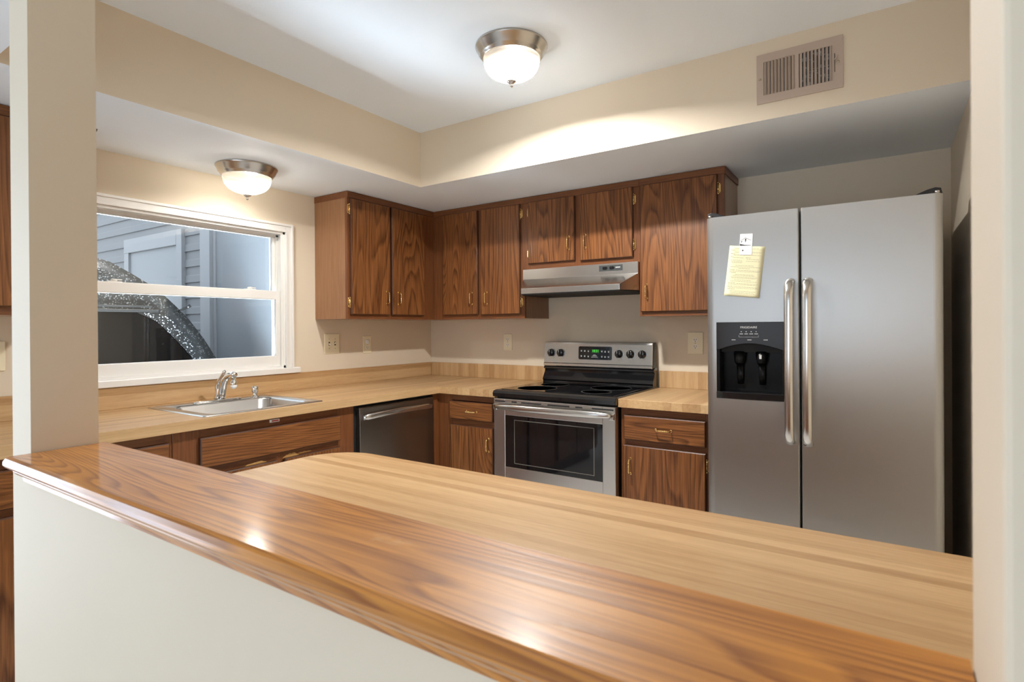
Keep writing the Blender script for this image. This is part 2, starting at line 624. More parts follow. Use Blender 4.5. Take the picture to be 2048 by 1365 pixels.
def obj(name, bm, m, parent=None, smooth=False, bev=0.0, label=None):
    o_ = ORG[parent.name] if parent is not None else Vector((0, 0, 0))
    if o_.length > 0:
        bmesh.ops.translate(bm, verts=bm.verts, vec=-o_)
    me = bpy.data.meshes.new(name)
    bm.to_mesh(me)
    bm.free()
    for mm in (m if isinstance(m, (list, tuple)) else [m]):
        me.materials.append(mm)
    if smooth:
        for p in me.polygons:
            p.use_smooth = True
    o = bpy.data.objects.new(name, me)
    C.objects.link(o)
    if parent is not None:
        o.parent = parent
    ORG[o.name] = o_
    if bev > 0:
        md = o.modifiers.new('bevel', 'BEVEL')
        md.width = bev
        md.segments = 2
        md.limit_method = 'ANGLE'
        md.angle_limit = math.radians(40)
    if label:
        o['label'] = label
    return o


def thing(name, label, cat, loc, group=None):
    o = bpy.data.objects.new(name, None)
    o.empty_display_size = 0.05
    C.objects.link(o)
    o.location = loc
    ORG[o.name] = Vector(loc)
    o['label'] = label
    o['category'] = cat
    if group:
        o['group'] = group
    return o


def tag(o, label, cat, group=None):
    o['label'] = label
    o['category'] = cat
    if group:
        o['group'] = group
    return o


def struct(name, bm, m, parent=None, **kw):
    o = obj(name, bm, m, parent, **kw)
    if parent is None:
        o['kind'] = 'structure'
    return o


def boxo(name, lo, hi, m, parent=None, bev=0.0, seg=2, **kw):
    bm = bmesh.new()
    box(bm, lo, hi, bev, seg)
    return obj(name, bm, m, parent, **kw)


def text(name, s, size, loc, rot, m, parent, ext=0.0003, align='CENTER', sx=1.0, **kw):
    cu = bpy.data.curves.new(name, 'FONT')
    cu.body = s
    cu.size = size
    cu.extrude = ext
    cu.align_x = align
    cu.align_y = 'CENTER'
    tmp = bpy.data.objects.new(name + '_curve', cu)
    C.objects.link(tmp)
    dg = bpy.context.evaluated_depsgraph_get()
    me = bpy.data.meshes.new_from_object(tmp.evaluated_get(dg))
    bpy.data.objects.remove(tmp)
    o_ = ORG[parent.name] if parent is not None else Vector((0, 0, 0))
    from mathutils import Euler
    mt = Matrix.Translation(Vector(loc) - o_) @ Euler(rot).to_matrix().to_4x4() @ Matrix.Diagonal((sx, 1, 1, 1))
    me.transform(mt)
    me.name = name
    me.materials.clear()
    me.materials.append(m)
    o = bpy.data.objects.new(name, me)
    C.objects.link(o)
    if parent is not None:
        o.parent = parent
    ORG[o.name] = o_
    return o


# ------------------------------------------------------------------ dimensions
R = 3.231           # right wall
ZS, ZC = 2.105, 2.4215
SX, SY = 0.715, -0.877
PY0, PY1 = -2.965, -2.864     # half wall and posts
CT = 0.914
RX = 3.022
REAR = -6.6
DR = 4.6            # dining room right wall

# ------------------------------------------------------------------ the setting
struct('floor', (lambda b: (box(b, (-0.12, REAR - 0.12, -0.1), (DR + 0.12, 0.12, 0.0)), b)[1])(bmesh.new()), W['floor'])
struct('ceiling', (lambda b: (box(b, (-0.12, REAR - 0.12, ZC), (DR + 0.12, 0.12, ZC + 0.1)), b)[1])(bmesh.new()), W['ceil'])


def white_under(bm):
    """drywall soffits: the undersides are ceiling white, the faces wall beige"""
    bm.normal_update()
    for f in bm.faces:
        if f.normal.z < -0.5:
            f.material_index = 1
    return bm


b = bmesh.new()
box(b, (0, -2.765, ZS), (SX, 0, ZC))
struct('soffit_left', white_under(b), [W['wall'], W['ceil']])
b = bmesh.new()
box(b, (SX, SY, ZS), (R, 0, ZC))
struct('soffit_back', white_under(b), [W['wall'], W['ceil']])
b = bmesh.new()
box(b, (0, PY0, ZS), (R, -2.765, ZC))
struct('soffit_front', white_under(b), [W['wall'], W['ceil']])

b = bmesh.new()
box(b, (0, 0, 0), (R, 0.12, ZC))
struct('wall_back', b, W['wall'])
b = bmesh.new()
box(b, (R, PY1, 0), (R + 0.1, 0.12, ZC))
struct('wall_right', b, W['wall'])

WY0, WY1, WZ0, WZ1 = -2.285, -1.283, 1.050, 1.856       # kitchen window opening
DY0, DY1, DZ1 = -4.55, -3.05, 2.06                       # opening for the added glass door
b = bmesh.new()
for y0, y1, z0, z1 in ((WY1, 0.12, 0, ZC), (WY0, WY1, 0, WZ0), (WY0, WY1, WZ1, ZC), (DY1, WY0, 0, ZC), (DY0, DY1, DZ1, ZC), (REAR - 0.12, DY0, 0, ZC)):
    box(b, (-0.12, y0, z0), (0, y1, z1))
b.normal_update()
for f in b.faces:
    if f.normal.x < -0.5:
        f.material_index = 1
struct('wall_left', b, [W['wall'], plain('darkened_unseen_exterior', (0.035, 0.02, 0.015), 0.85)])  # unseen outer face, darkened so the car glass reflects less
b = bmesh.new()
for x0, x1, z0, z1 in ((0, 0.90, 0, ZC), (3.90, DR, 0, ZC), (0.90, 3.90, 2.12, ZC)):
    box(b, (x0, REAR - 0.12, z0), (x1, REAR, z1))
struct('wall_rear', b, W['wall'])
b = bmesh.new()
box(b, (DR, REAR - 0.12, 0), (DR + 0.12, PY1, ZC))
struct('wall_dining', b, W['wall'])
# the partition to the right of the pass-through and the post at its left end
b = bmesh.new()
box(b, (RX, PY0 - 0.009, 0), (R, PY1 + 0.006, ZS), 0.003)
box(b, (R, PY0 - 0.009, 0), (DR, PY1, ZC))
struct('wall_partition', b, W['wall'])
b = bmesh.new()
box(b, (1.646, PY0, 0), (1.739, PY1, ZS))
struct('column', b, W['wall'])
b = bmesh.new()
box(b, (1.739, PY0, 0), (RX, PY1, 1.046))
struct('wall_half', b, W['wall'])

# oak ledge on the half wall
t = thing('bar_ledge', 'long golden oak board with worn varnish capping the half wall in the foreground', 'ledge', (2.38, -2.92, 1.046))
b = bmesh.new()
pr = [(-2.850, 1.0465), (-2.850, 1.064), (-2.853, 1.067), (-2.994, 1.067), (-3.000, 1.0648), (-3.0035, 1.0595), (-3.0035, 1.0540), (-3.000, 1.0490), (-2.994, 1.0465)]
prism(b, pr, 'x', 1.741, RX - 0.001)
obj('board', b, W['cap'], t)
b = bmesh.new()
prism(b, [(-2.9655, 1.0463), (-2.990, 1.0463), (-2.990, 1.040), (-2.985, 1.034), (-2.978, 1.031), (-2.976, 1.021), (-2.972, 1.018), (-2.9655, 1.018)], 'x', 1.741, RX - 0.001)
obj('edge_molding', b, W['cap'], t)

# ------------------------------------------------------------------ kitchen window
win = bpy.data.objects.new('window_1', None)
C.objects.link(win)
win['kind'] = 'structure'
ORG['window_1'] = Vector((0, 0, 0))
b = bmesh.new()
cw = 0.048
for (y0, y1, z0, z1) in ((WY1 - 0.001, WY1 + cw, WZ0, WZ1 + cw), (WY0 - cw, WY0 + 0.001, WZ0, WZ1 + cw), (WY0 + 0.001, WY1 - 0.001, WZ1 - 0.001, WZ1 + cw)):
    box(b, (0.0, y0, z0), (0.012, y1, z1), 0.003)
o1 = 0.014
for (y0, y1, z0, z1) in ((WY1 + cw - o1, WY1 + cw, WZ0, WZ1 + cw), (WY0 - cw, WY0 - cw + o1, WZ0, WZ1 + cw), (WY0 - cw + o1, WY1 + cw - o1, WZ1 + cw - o1, WZ1 + cw)):
    box(b, (0.012, y0, z0), (0.019, y1, z1), 0.0025)
for (y0, y1, z0, z1) in ((WY1 - 0.001, WY1 + 0.010, WZ0, WZ1 + 0.010), (WY0 - 0.010, WY0 + 0.001, WZ0, WZ1 + 0.010), (WY0, WY1, WZ1 - 0.001, WZ1 + 0.010)):
    box(b, (0.012, y0, z0), (0.0155, y1, z1), 0.001)
obj('casing', b, W['trim'], win)
b = bmesh.new()
for (y0, y1, z0, z1) in ((WY1 - 0.012, WY1, WZ0, WZ1), (WY0, WY0 + 0.012, WZ0, WZ1), (WY0, WY1, WZ1 - 0.014, WZ1), (WY0, WY1, WZ0, WZ0 + 0.014)):
    box(b, (-0.118, y0, z0), (0.0, y1, z1))
for (y0, y1) in ((WY1 - 0.024, WY1 - 0.012), (WY0 + 0.012, WY0 + 0.024)):
    box(b, (-0.058, y0, WZ0), (-0.050, y1, WZ1))
    box(b, (-0.012, y0, WZ0), (-0.004, y1, WZ1))
box(b, (-0.058, WY0, WZ1 - 0.026), (-0.050, WY1, WZ1 - 0.014))
obj('frame', b, W['trim'], win)
b = bmesh.new()
box(b, (-0.02, WY0 - cw - 0.036, 1.0165), (0.030, WY1 + cw + 0.036, WZ0), 0.004)
obj('sill', b, W['trim'], win)


def sash(name, x0, x1, y0, y1, z0, z1, st, rb, rtp):
    b = bmesh.new()
    box(b, (x0, y0, z0), (x1, y0 + st, z1), 0.003)
    box(b, (x0, y1 - st, z0), (x1, y1, z1), 0.003)
    box(b, (x0, y0 + st - 0.003, z0), (x1, y1 - st + 0.003, z0 + rb), 0.003)
    box(b, (x0, y0 + st - 0.003, z1 - rtp), (x1, y1 - st + 0.003, z1), 0.003)
    s = obj(name, b, W['trim'], win)
    xm = (x0 + x1) / 2
    boxo('pane', (xm - 0.003, y0 + st - 0.004, z0 + rb - 0.004), (xm + 0.003, y1 - st + 0.004, z1 - rtp + 0.004), W['glass'], s)
    return s


sash('upper_sash', -0.098, -0.062, WY0 + 0.014, WY1 - 0.014, 1.470, WZ1 - 0.014, 0.026, 0.036, 0.016)
lo = sash('lower_sash', -0.050, -0.016, WY0 + 0.013, WY1 - 0.013, WZ0 + 0.002, 1.506, 0.036, 0.071, 0.052)
for y in (-2.160, -1.485):
    b = bmesh.new()
    box(b, (-0.048, y - 0.030, 1.506), (-0.020, y + 0.030, 1.510), 0.001)
    lathe(b, [(0.013, 0.0), (0.013, 0.008), (0.009, 0.011)], (-0.034, y, 1.510), n=16)
    box(b, (-0.040, y - 0.004, 1.515), (-0.028, y + 0.034, 1.5205), 0.002)
    obj('sash_lock', b, W['trim'], lo)

# made-up glass doors behind the camera, added to let daylight in
b = bmesh.new()
for (y0, y1, z0, z1) in ((DY0, DY0 + 0.06, 0, DZ1), (DY1 - 0.06, DY1, 0, DZ1), (DY0, DY1, DZ1 - 0.06, DZ1), (DY0, DY1, 0, 0.06), ((DY0 + DY1) / 2 - 0.05, (DY0 + DY1) / 2 + 0.05, 0, DZ1)):
    box(b, (-0.09, y0, z0), (-0.03, y1, z1))
d1 = struct('added_door_1', b, W['trim'])
boxo('pane', (-0.065, DY0 + 0.05, 0.05), (-0.059, DY1 - 0.05, DZ1 - 0.05), W['glass'], d1)
b = bmesh.new()
for (x0, x1, z0, z1) in ((0.90, 0.97, 0, 2.12), (3.83, 3.90, 0, 2.12), (0.90, 3.90, 0, 0.06), (0.90, 3.90, 2.06, 2.12), (2.37, 2.43, 0, 2.12)):
    box(b, (x0, REAR - 0.09, z0), (x1, REAR - 0.03, z1))
w2 = struct('added_door_2', b, W['trim'])
boxo('pane', (0.96, REAR - 0.063, 0.05), (3.84, REAR - 0.057, 2.07), W['glass'], w2)

# ------------------------------------------------------------------ cabinets
def fr(side):
    """cabinet frame: u runs to the right, d out of the wall, z up"""
    if side == 'back':
        return lambda u, d, z: (u, -d, z)
    if side == 'left':
        return lambda u, d, z: (d, u, z)
    return lambda u, d, z: (-u, PY1 + d, z)      # peninsula, facing the kitchen


def pull(bm, T, u, d, z, vert=True, L=0.076):
    """cast brass bail pull with a knuckled grip"""
    def Q(a, h, w=0.0):
        return T(u + w, d + h, z + a) if vert else T(u + a, d + h, z + w)
    h = L / 2
    path = [Q(-h, 0), Q(-h, 0.010), Q(-h + 0.002, 0.019), Q(-h + 0.008, 0.024), Q(0, 0.026), Q(h - 0.008, 0.024), Q(h - 0.002, 0.019), Q(h, 0.010), Q(h, 0)]
    tube(bm, path, [0.0042, 0.0030, 0.0030, 0.0034, 0.0040, 0.0034, 0.0030, 0.0030, 0.0042], 10)
    for k in range(-3, 4):
        a = k * 0.0080
        rr = 0.0052 if k else 0.0066
        tube(bm, [Q(a - 0.0030, 0.0252), Q(a - 0.0014, 0.0256), Q(a + 0.0014, 0.0256), Q(a + 0.0030, 0.0252)], [0.0030, rr, rr, 0.0030], 10)
    for s in (-1, 1):
        tube(bm, [Q(s * h, 0.0), Q(s * h, 0.0016), Q(s * h, 0.0022)], [0.0068, 0.0068, 0.0040], 12)


def hinge(bm, T, u, d, z, s):
    """brass face-frame hinge beside a door edge; s is the side of the door the frame leaf lies on"""
    def bx(u0, d0, z0, u1, d1, z1, bv=0.0008):
        box(bm, T(u0, d0, z0), T(u1, d1, z1), bv, 1)
    bx(u + s * 0.001, d, z - 0.020, u + s * 0.0150, d + 0.0026, z + 0.020)
    tube(bm, [T(u + s * 0.002, d + 0.006, z - 0.024), T(u + s * 0.002, d + 0.006, z + 0.024)], 0.0040, 10)
    for k in (-1, 1):
        tube(bm, [T(u + s * 0.002, d + 0.006, z + k * 0.024), T(u + s * 0.002, d + 0.006, z + k * 0.029), T(u + s * 0.002, d + 0.006, z + k * 0.034)], [0.0026, 0.0052, 0.0016], 10)
        tube(bm, [T(u + s * 0.009, d, z + k * 0.020), T(u + s * 0.009, d + 0.0015, z + k * 0.0245), T(u + s * 0.009, d, z + k * 0.030)], [0.0046, 0.0050, 0.0014], 10)


def slab(bm, T, u0, u1, d0, d1, z0, z1):
    """lipped door or drawer slab: face in slot 0, dark stained edges in slot 1"""
    r = 0.004
    A = [(u0, d0), (u1, d0)]
    vs0 = [bm.verts.new(T(u, d0, z)) for u, z in ((u0, z0), (u1, z0), (u1, z1), (u0, z1))]
    vs1 = [bm.verts.new(T(u, d1 - r, z)) for u, z in ((u0, z0), (u1, z0), (u1, z1), (u0, z1))]
    vs2 = [bm.verts.new(T(u, d1, z)) for u, z in ((u0 + r, z0 + r), (u1 - r, z0 + r), (u1 - r, z1 - r), (u0 + r, z1 - r))]
    fs = [bm.faces.new(vs0)]
    fs[0].material_index = 1
    for a, b_, mi in ((vs0, vs1, 1), (vs1, vs2, 1)):
        for i in range(4):
            j = (i + 1) % 4
            f = bm.faces.new((a[i], a[j], b_[j], b_[i]))
            f.material_index = mi
            fs.append(f)
    fs.append(bm.faces.new(vs2))
    bmesh.ops.recalc_face_normals(bm, faces=fs)


def door(root, side, d, u0, u1, z0, z1, hu=None, hz=None, hs=0, hzs=(), th=0.020, horizontal=False, name='door'):
    T = fr(side)
    b = bmesh.new()
    slab(b, T, u0, u1, d, d + th, z0, z1)
    g = W['oak_z'] if not horizontal else (W['oak_x'] if side != 'left' else W['oak_y'])
    o = obj(name, b, [g, W['edge']], root)
    if hu is not None:
        b = bmesh.new()
        pull(b, T, hu, d + th, hz, not horizontal)
        obj('handle', b, W['brass'], o, label='polished brass bail handle')
    if hs:
        for z in hzs:
            b = bmesh.new()
            hinge(b, T, u0 if hs < 0 else u1, d, z, hs)
            obj('hinge', b, W['brass'], o, label='brass hinge')
    return o


def frame_part(root, side, d, u0, u1, z0, z1, rails, stiles, th=0.019):
    """face frame: stiles [(u0,u1)] full height, rails [(z0,z1)] between"""
    T = fr(side)
    b = bmesh.new()
    for a, c in stiles:
        box(b, T(a, d - th, z0), T(c, d, z1), 0.0008, 1)
    ss = sorted(stiles)
    for (a, c), (a2, c2) in zip(ss, ss[1:]):
        for q0, q1 in rails:
            for f in box(b, T(c, d - th, q0), T(a2, d, q1), 0.0, 1):
                f.material_index = 1
    return obj('face_frame', b, [W['frame_z'], W['frame_x'] if side != 'left' else W['frame_y']], root)


UB, UT = 1.3385, 2.103
UD = 0.304
G_UP = 'oak upper cabinets'
G_BASE = 'oak base cabinets'


def upper(label, side, u0, u1, z0, z1, d, stiles, rails, box_lo=None, loc=None, side_mat='side'):
    T = fr(side)
    root = thing('upper_cabinet', label, 'cabinet', T((u0 + u1) / 2, 0.0, z0), G_UP)
    b = bmesh.new()
    for f in box(b, T(u0, 0.001, z0), T(u1, d - 0.019, z1)):
        pass
    obj('carcass', b, W[side_mat], root)
    frame_part(root, side, d, u0, u1, z0, z1, rails, stiles)
    b = bmesh.new()
    box(b, T(u0 - (0.003 if box_lo else 0), d, z1 - 0.038), T(u1 + (0.004 if loc else 0), d + 0.008, z1), 0.002)
    if box_lo:      # molding returns along the exposed side
        box(b, T(u0 - 0.003, 0.001, z1 - 0.038), T(u0, d, z1), 0.001)
    if loc:
        box(b, T(u1, 0.001, z1 - 0.038), T(u1 + 0.006, d, z1), 0.001)
    obj('top_molding', b, W['frame_x'] if side != 'left' else W['frame_y'], root)
    return root


# left wall, beside the window
u = upper('two-door oak upper cabinet beside the window, pale glare on its side panel', 'left', -1.0715, 0.0, UB, UT, UD,
          [(-1.0715, -1.050), (-0.752, -0.716), (-0.430, -UD)], [(UB, UB + 0.040), (UT - 0.055, UT)], box_lo=True)
door(u, 'left', UD, -1.056, -0.742, 1.366, 2.062, -0.775, 1.476, -1, (1.998, 1.437))
door(u, 'left', UD, -0.724, -0.420, 1.367, 2.062, -0.672, 1.476, 1, (1.998, 1.440))
# back wall, from the corner to the hood
u = upper('two-door oak upper cabinet in the back corner, left of the range hood', 'back', UD, 1.069, UB, UT, UD,
          [(UD, 0.412), (0.695, 0.744), (1.030, 1.069)], [(UB, UB + 0.040), (UT - 0.055, UT)])
door(u, 'back', UD, 0.404, 0.706, 1.369, 2.066, 0.660, 1.477, -1, (2.012, 1.447))
door(u, 'back', UD, 0.735, 1.042, 1.366, 2.066, 0.784, 1.475, 1, (2.006, 1.441))
u = upper('short two-door oak cabinet mounted right above the range hood', 'back', 1.069, 1.832, 1.6446, UT, UD,
          [(1.069, 1.116), (1.421, 1.480), (1.787, 1.832)], [(1.6446, 1.690), (UT - 0.055, UT)])
door(u, 'back', UD, 1.106, 1.433, 1.679, 2.067, 1.397, 1.786, -1, (2.003, 1.745))
door(u, 'back', UD, 1.470, 1.798, 1.673, 2.066, 1.507, 1.785, 1, (1.997, 1.742))
u = upper('single-door oak upper cabinet with swirled grain, between hood and refrigerator', 'back', 1.832, 2.2885, UB, UT, UD,
          [(1.832, 1.856), (2.245, 2.2885)], [(UB, UB + 0.040), (UT - 0.055, UT)], loc=True)
door(u, 'back', UD, 1.843, 2.256, 1.362, 2.066, 1.880, 1.474, 1, (1.993, 1.430))
u = upper('oak upper cabinet cut by the left edge, left of the white column', 'left', -2.762, -2.425, UB, UT, UD,
          [(-2.762, -2.735), (-2.450, -2.425)], [(UB, UB + 0.040), (UT - 0.055, UT)])
door(u, 'left', UD, -2.747, -2.438, 1.368, 2.062, -2.475, 1.476, -1, (1.998, 1.437))

BD, KB, CB = 0.612, 0.10, 0.8712     # base cabinet depth, toe kick height, top


def base(label, side, u0, u1, stiles, rails):
    T = fr(side)
    root = thing('base_cabinet', label, 'cabinet', T((u0 + u1) / 2, 0.02, 0.0), G_BASE)
    b = bmesh.new()
    box(b, T(u0, 0.022, KB), T(u0 + 0.016, BD - 0.019, CB - 0.002))
    box(b, T(u1 - 0.016, 0.022, KB), T(u1, BD - 0.019, CB - 0.002))
    box(b, T(u0 + 0.016, 0.022, KB), T(u1 - 0.016, BD - 0.019, KB + 0.016))
    box(b, T(u0 + 0.016, 0.022, KB + 0.016), T(u1 - 0.016, 0.030, CB - 0.002))
    obj('carcass', b, W['side'], root)
    frame_part(root, side, BD, u0, u1, KB, CB, rails, stiles)
    b = bmesh.new()
    box(b, T(u0, 0.03, 0.0), T(u1, BD - 0.075, KB))
    obj('toe_kick', b, W['edge'], root)
    return root


RL = [(KB, KB + 0.04), (0.668, 0.720), (CB - 0.038, CB)]
# under the back counter, left of the range
u = base('oak base cabinet in the corner, one drawer and door left of the range', 'back', 0.614, 1.071, [(0.614, 0.728), (1.035, 1.071)], RL)
door(u, 'back', BD, 0.716, 1.046, 0.719, 0.829, 0.890, 0.773, horizontal=True, name='drawer')
door(u, 'back', BD, 0.721, 1.046, 0.130, 0.683, 1.017, 0.582, -1, (0.622, 0.220))
# right of the range
u = base('oak base cabinet with one drawer and door between range and refrigerator', 'back', 1.846, 2.300, [(1.846, 1.880), (2.262, 2.300)], RL)
door(u, 'back', BD, 1.866, 2.272, 0.710, 0.832, 2.072, 0.773, horizontal=True, name='drawer')
door(u, 'back', BD, 1.862, 2.272, 0.130, 0.681, 1.902, 0.578, 1, (0.622, 0.220))
# sink base on the left wall
u = base('oak sink cabinet under the window with a false drawer front and chipped doors', 'left', -2.208, -1.296,
         [(-2.208, -2.100), (-1.752, -1.725), (-1.400, -1.296)], [(KB, KB + 0.04), (0.660, 0.720), (CB - 0.045, CB)])
door(u, 'left', BD, -2.106, -1.396, 0.704, 0.831, horizontal=True, name='false_drawer_front')
d1 = door(u, 'left', BD, -2.106, -1.757, 0.130, 0.672, -1.795, 0.575)
d2 = door(u, 'left', BD, -1.716, -1.396, 0.130, 0.672, -1.680, 0.575)


def chip(root, u0, u1, z, h, dd):
    b = bmesh.new()
    n = 14
    top, bot = [], []
    for k in range(n + 1):
        f = k / n
        w = math.sin(PI * f) ** 0.6
        top.append((u0 + (u1 - u0) * f, z + h * w * (0.6 + 0.4 * random.random())))
        bot.append((u0 + (u1 - u0) * f, z - h * 0.25 * w * random.random()))
    prism(b, top + bot[::-1], 'x', BD - 0.0005, BD + dd)
    return obj('chipped_patch', b, W['raw'], root, label='pale bare wood where the stain has chipped off')


chip(u, -1.905, -1.800, 0.672, 0.012, 0.002)
chip(u, -1.720, -1.630, 0.670, 0.022, 0.002)
chip(u, -1.640, -1.560, 0.678, 0.007, 0.0015)
b = bmesh.new()
box(b, (BD, -1.785, 0.848), (BD + 0.0012, -1.735, 0.861))
s = obj('sticker', b, W['white_pl'], u, label='small white and red sticker')
boxo('print', (BD + 0.0010, -1.775, 0.851), (BD + 0.0016, -1.739, 0.858), W['red'], s)
u = base('oak base cabinet left of the sink, mostly hidden by the column', 'left', -3.030, -2.210,
         [(-3.030, -3.000), (-2.590, -2.560), (-2.240, -2.210)], RL)
door(u, 'left', BD, -3.012, -2.578, 0.706, 0.832, -2.815, 0.769, horizontal=True, name='drawer')
door(u, 'left', BD, -3.012, -2.578, 0.130, 0.680, -2.980, 0.575)
door(u, 'left', BD, -2.570, -2.226, 0.706, 0.832, -2.400, 0.769, horizontal=True, name='drawer')
door(u, 'left', BD, -2.570, -2.226, 0.130, 0.680, -2.260, 0.575)
# corner filler between the two base runs
boxf = bmesh.new()
box(boxf, (0.020, -0.6115, KB), (0.612, -0.02, CB - 0.02))
box(boxf, (0.594, -0.668, KB), (BD, -0.6115, CB))
tag(obj('corner_filler', boxf, W['frame_z']), 'narrow oak filler panel in the corner between dishwasher and drawer cabinet', 'panel')
# peninsula base
T = fr('pen')
root = thing('peninsula_cabinet', 'oak peninsula base hidden under the butcher block counter behind the half wall', 'cabinet', (2.4, -2.5, 0.0))
b = bmesh.new()
box(b, (1.640, PY1 + 0.004, KB), (R - 0.002, -2.232, 0.8710))
obj('carcass', b, W['side'], root)
for k in range(4):
    x0 = -(1.66 + 0.385 * (k + 1)) + 0.015
    door(root, 'pen', -2.232 - PY1, x0, x0 + 0.365, 0.130, 0.680, x0 + 0.035, 0.58)
    door(root, 'pen', -2.232 - PY1, x0, x0 + 0.365, 0.710, 0.835, x0 + 0.18, 0.772, horizontal=True, name='drawer')
boxo('toe_kick', (1.66, PY1 + 0.03, 0.0), (R - 0.002, -2.30, KB), W['edge'], root)

# ------------------------------------------------------------------ counters
CD, BS, TK = 0.6445, 1.0149, 0.0425
SKX0, SKX1, SKY0, SKY1 = 0.150, 0.590, -2.050, -1.515      # sink cut-out
ct = thing('countertop', 'L-shaped butcher block pattern laminate counter holding the sink, left of the range', 'countertop', (0.3, -0.3, CT - TK))
b = bmesh.new()
for (x0, y0, x1, y1) in ((0.001, -3.04, SKX0, -CD), (SKX1, -3.04, CD, -CD), (SKX0, -3.04, SKX1, SKY0), (SKX0, SKY1, SKX1, -CD)):
    box(b, (x0, y0, CT - TK), (x1, y1, CT))
prism(b, [(0.001, -CD), (CD, -CD), (0.0012, -0.0012)], 'z', CT - TK, CT)
obj('left_worktop', b, W['lam_left'], ct)
b = bmesh.new()
prism(b, [(CD, -CD), (1.0725, -CD), (1.0725, -0.001), (0.0012, -0.0008)], 'z', CT - TK, CT)
obj('back_worktop', b, W['lam_back'], ct)
b = bmesh.new()
box(b, (0.0005, -3.04, CT), (0.020, -0.0202, BS), 0.0015, 1)
obj('backsplash', b, W['lam_left_up'], ct)
b = bmesh.new()
box(b, (0.0202, -0.020, CT), (1.074, -0.0005, BS), 0.0015, 1)
obj('backsplash', b, W['lam_back_up'], ct)
ct = thing('countertop', 'short butcher block pattern laminate counter between range and refrigerator', 'countertop', (2.08, -0.3, CT - TK))
b = bmesh.new()
box(b, (1.8425, -CD, CT - TK), (2.306, -0.001, CT), 0.001, 1)
obj('worktop', b, W['lam_back'], ct)
b = bmesh.new()
box(b, (1.842, -0.020, CT), (2.306, -0.0005, BS), 0.0015, 1)
obj('backsplash', b, W['lam_back_up'], ct)
# peninsula counter with the rounded inner corner
b = bmesh.new()
rr, X0, Y1 = 0.135, 1.594, -2.178
arc = [(X0 + rr - rr * math.cos(a), Y1 - rr + rr * math.sin(a)) for a in [math.radians(90 * k / 10) for k in range(11)]]
prism(b, arc + [(R - 0.001, Y1), (R - 0.001, PY1 + 0.001), (1.7395, PY1 + 0.001), (X0, PY1 + 0.001)], 'z', CT - TK, CT, bev=0.0015)
tag(obj('peninsula_countertop', b, W['lam_x']), 'wide butcher block pattern laminate counter with rounded corner behind the oak ledge', 'countertop')

# ------------------------------------------------------------------ sink, faucet, soap pump
sk = thing('sink', 'single bowl stainless steel sink set in the counter under the window', 'sink', (0.36, -1.785, CT))
b = bmesh.new()
ZR = CT + 0.004


def ring(pts, z):
    return [b.verts.new((x, y, z)) for x, y in pts]


def bridge(a, c):
    n = len(a)
    for i in range(n):
        j = (i + 1) % n
        f = b.faces.new((a[i], a[j], c[j], c[i]))
        f.smooth = True


o0 = ring(rrect(0.100, -2.085, 0.615, -1.483, 0.02, 6), CT + 0.0006)
o1_ = ring(rrect(0.103, -2.082, 0.612, -1.486, 0.02, 6), ZR)
o2 = ring(rrect(0.114, -2.071, 0.601, -1.497, 0.02, 6), ZR + 0.0005)
o3 = ring(rrect(0.120, -2.065, 0.595, -1.503, 0.02, 6), ZR - 0.002)
i0 = ring(rrect(0.206, -2.030, 0.572, -1.538, 0.05, 6), ZR - 0.002)
i1 = ring(rrect(0.212, -2.024, 0.566, -1.544, 0.05, 6), ZR - 0.010)
i2 = ring(rrect(0.222, -2.014, 0.556, -1.554, 0.05, 6), ZR - 0.150)
i3 = ring(rrect(0.245, -1.990, 0.532, -1.578, 0.04, 6), ZR - 0.170)
for a, c in ((o0, o1_), (o1_, o2), (o2, o3), (o3, i0), (i0, i1), (i1, i2), (i2, i3)):
    bridge(a, c)
b.faces.new(i3)
bmesh.ops.recalc_face_normals(b, faces=b.faces)
obj('basin', b, W['sink'], sk)
b = bmesh.new()
lathe(b, [(0.042, 0.0), (0.042, 0.003), (0.034, 0.004), (0.030, 0.001)], (0.39, -1.784, ZR - 0.170), n=24)
obj('drain', b, W['chrome'], sk)

fa = thing('faucet', 'single lever chrome faucet with a white-tipped spray aerator behind the sink', 'faucet', (0.158, -1.775, ZR - 0.002))
fy = -1.757
b = bmesh.new()
n = 28
pl = [(0.158 + 0.026 * math.sin(2 * PI * k / n), -1.775 + 0.125 * math.cos(2 * PI * k / n)) for k in range(n)]
pl2 = [(0.158 + 0.018 * math.sin(2 * PI * k / n), -1.775 + 0.110 * math.cos(2 * PI * k / n)) for k in range(n)]
zb = ZR - 0.0016
va = [b.verts.new((x, y, zb)) for x, y in pl]
vb = [b.verts.new((x, y, zb + 0.006)) for x, y in pl]
vc = [b.verts.new((x, y, zb + 0.010)) for x, y in pl2]
for p, q in ((va, vb), (vb, vc)):
    for i in range(n):
        j = (i + 1) % n
        b.faces.new((p[i], p[j], q[j], q[i])).smooth = True
b.faces.new(va)
b.faces.new(vc)
bmesh.ops.recalc_face_normals(b, faces=b.faces)
obj('base_plate', b, W['chrome'], fa)
fx = 0.150
b = bmesh.new()
lathe(b, [(0.026, 0.0), (0.027, 0.012), (0.0235, 0.018), (0.022, 0.03), (0.0215, 0.050), (0.0175, 0.066), (0.010, 0.076), (0.001, 0.079)], (fx - 0.012, fy, zb + 0.008), n=28)
obj('body', b, W['chrome'], fa)
b = bmesh.new()
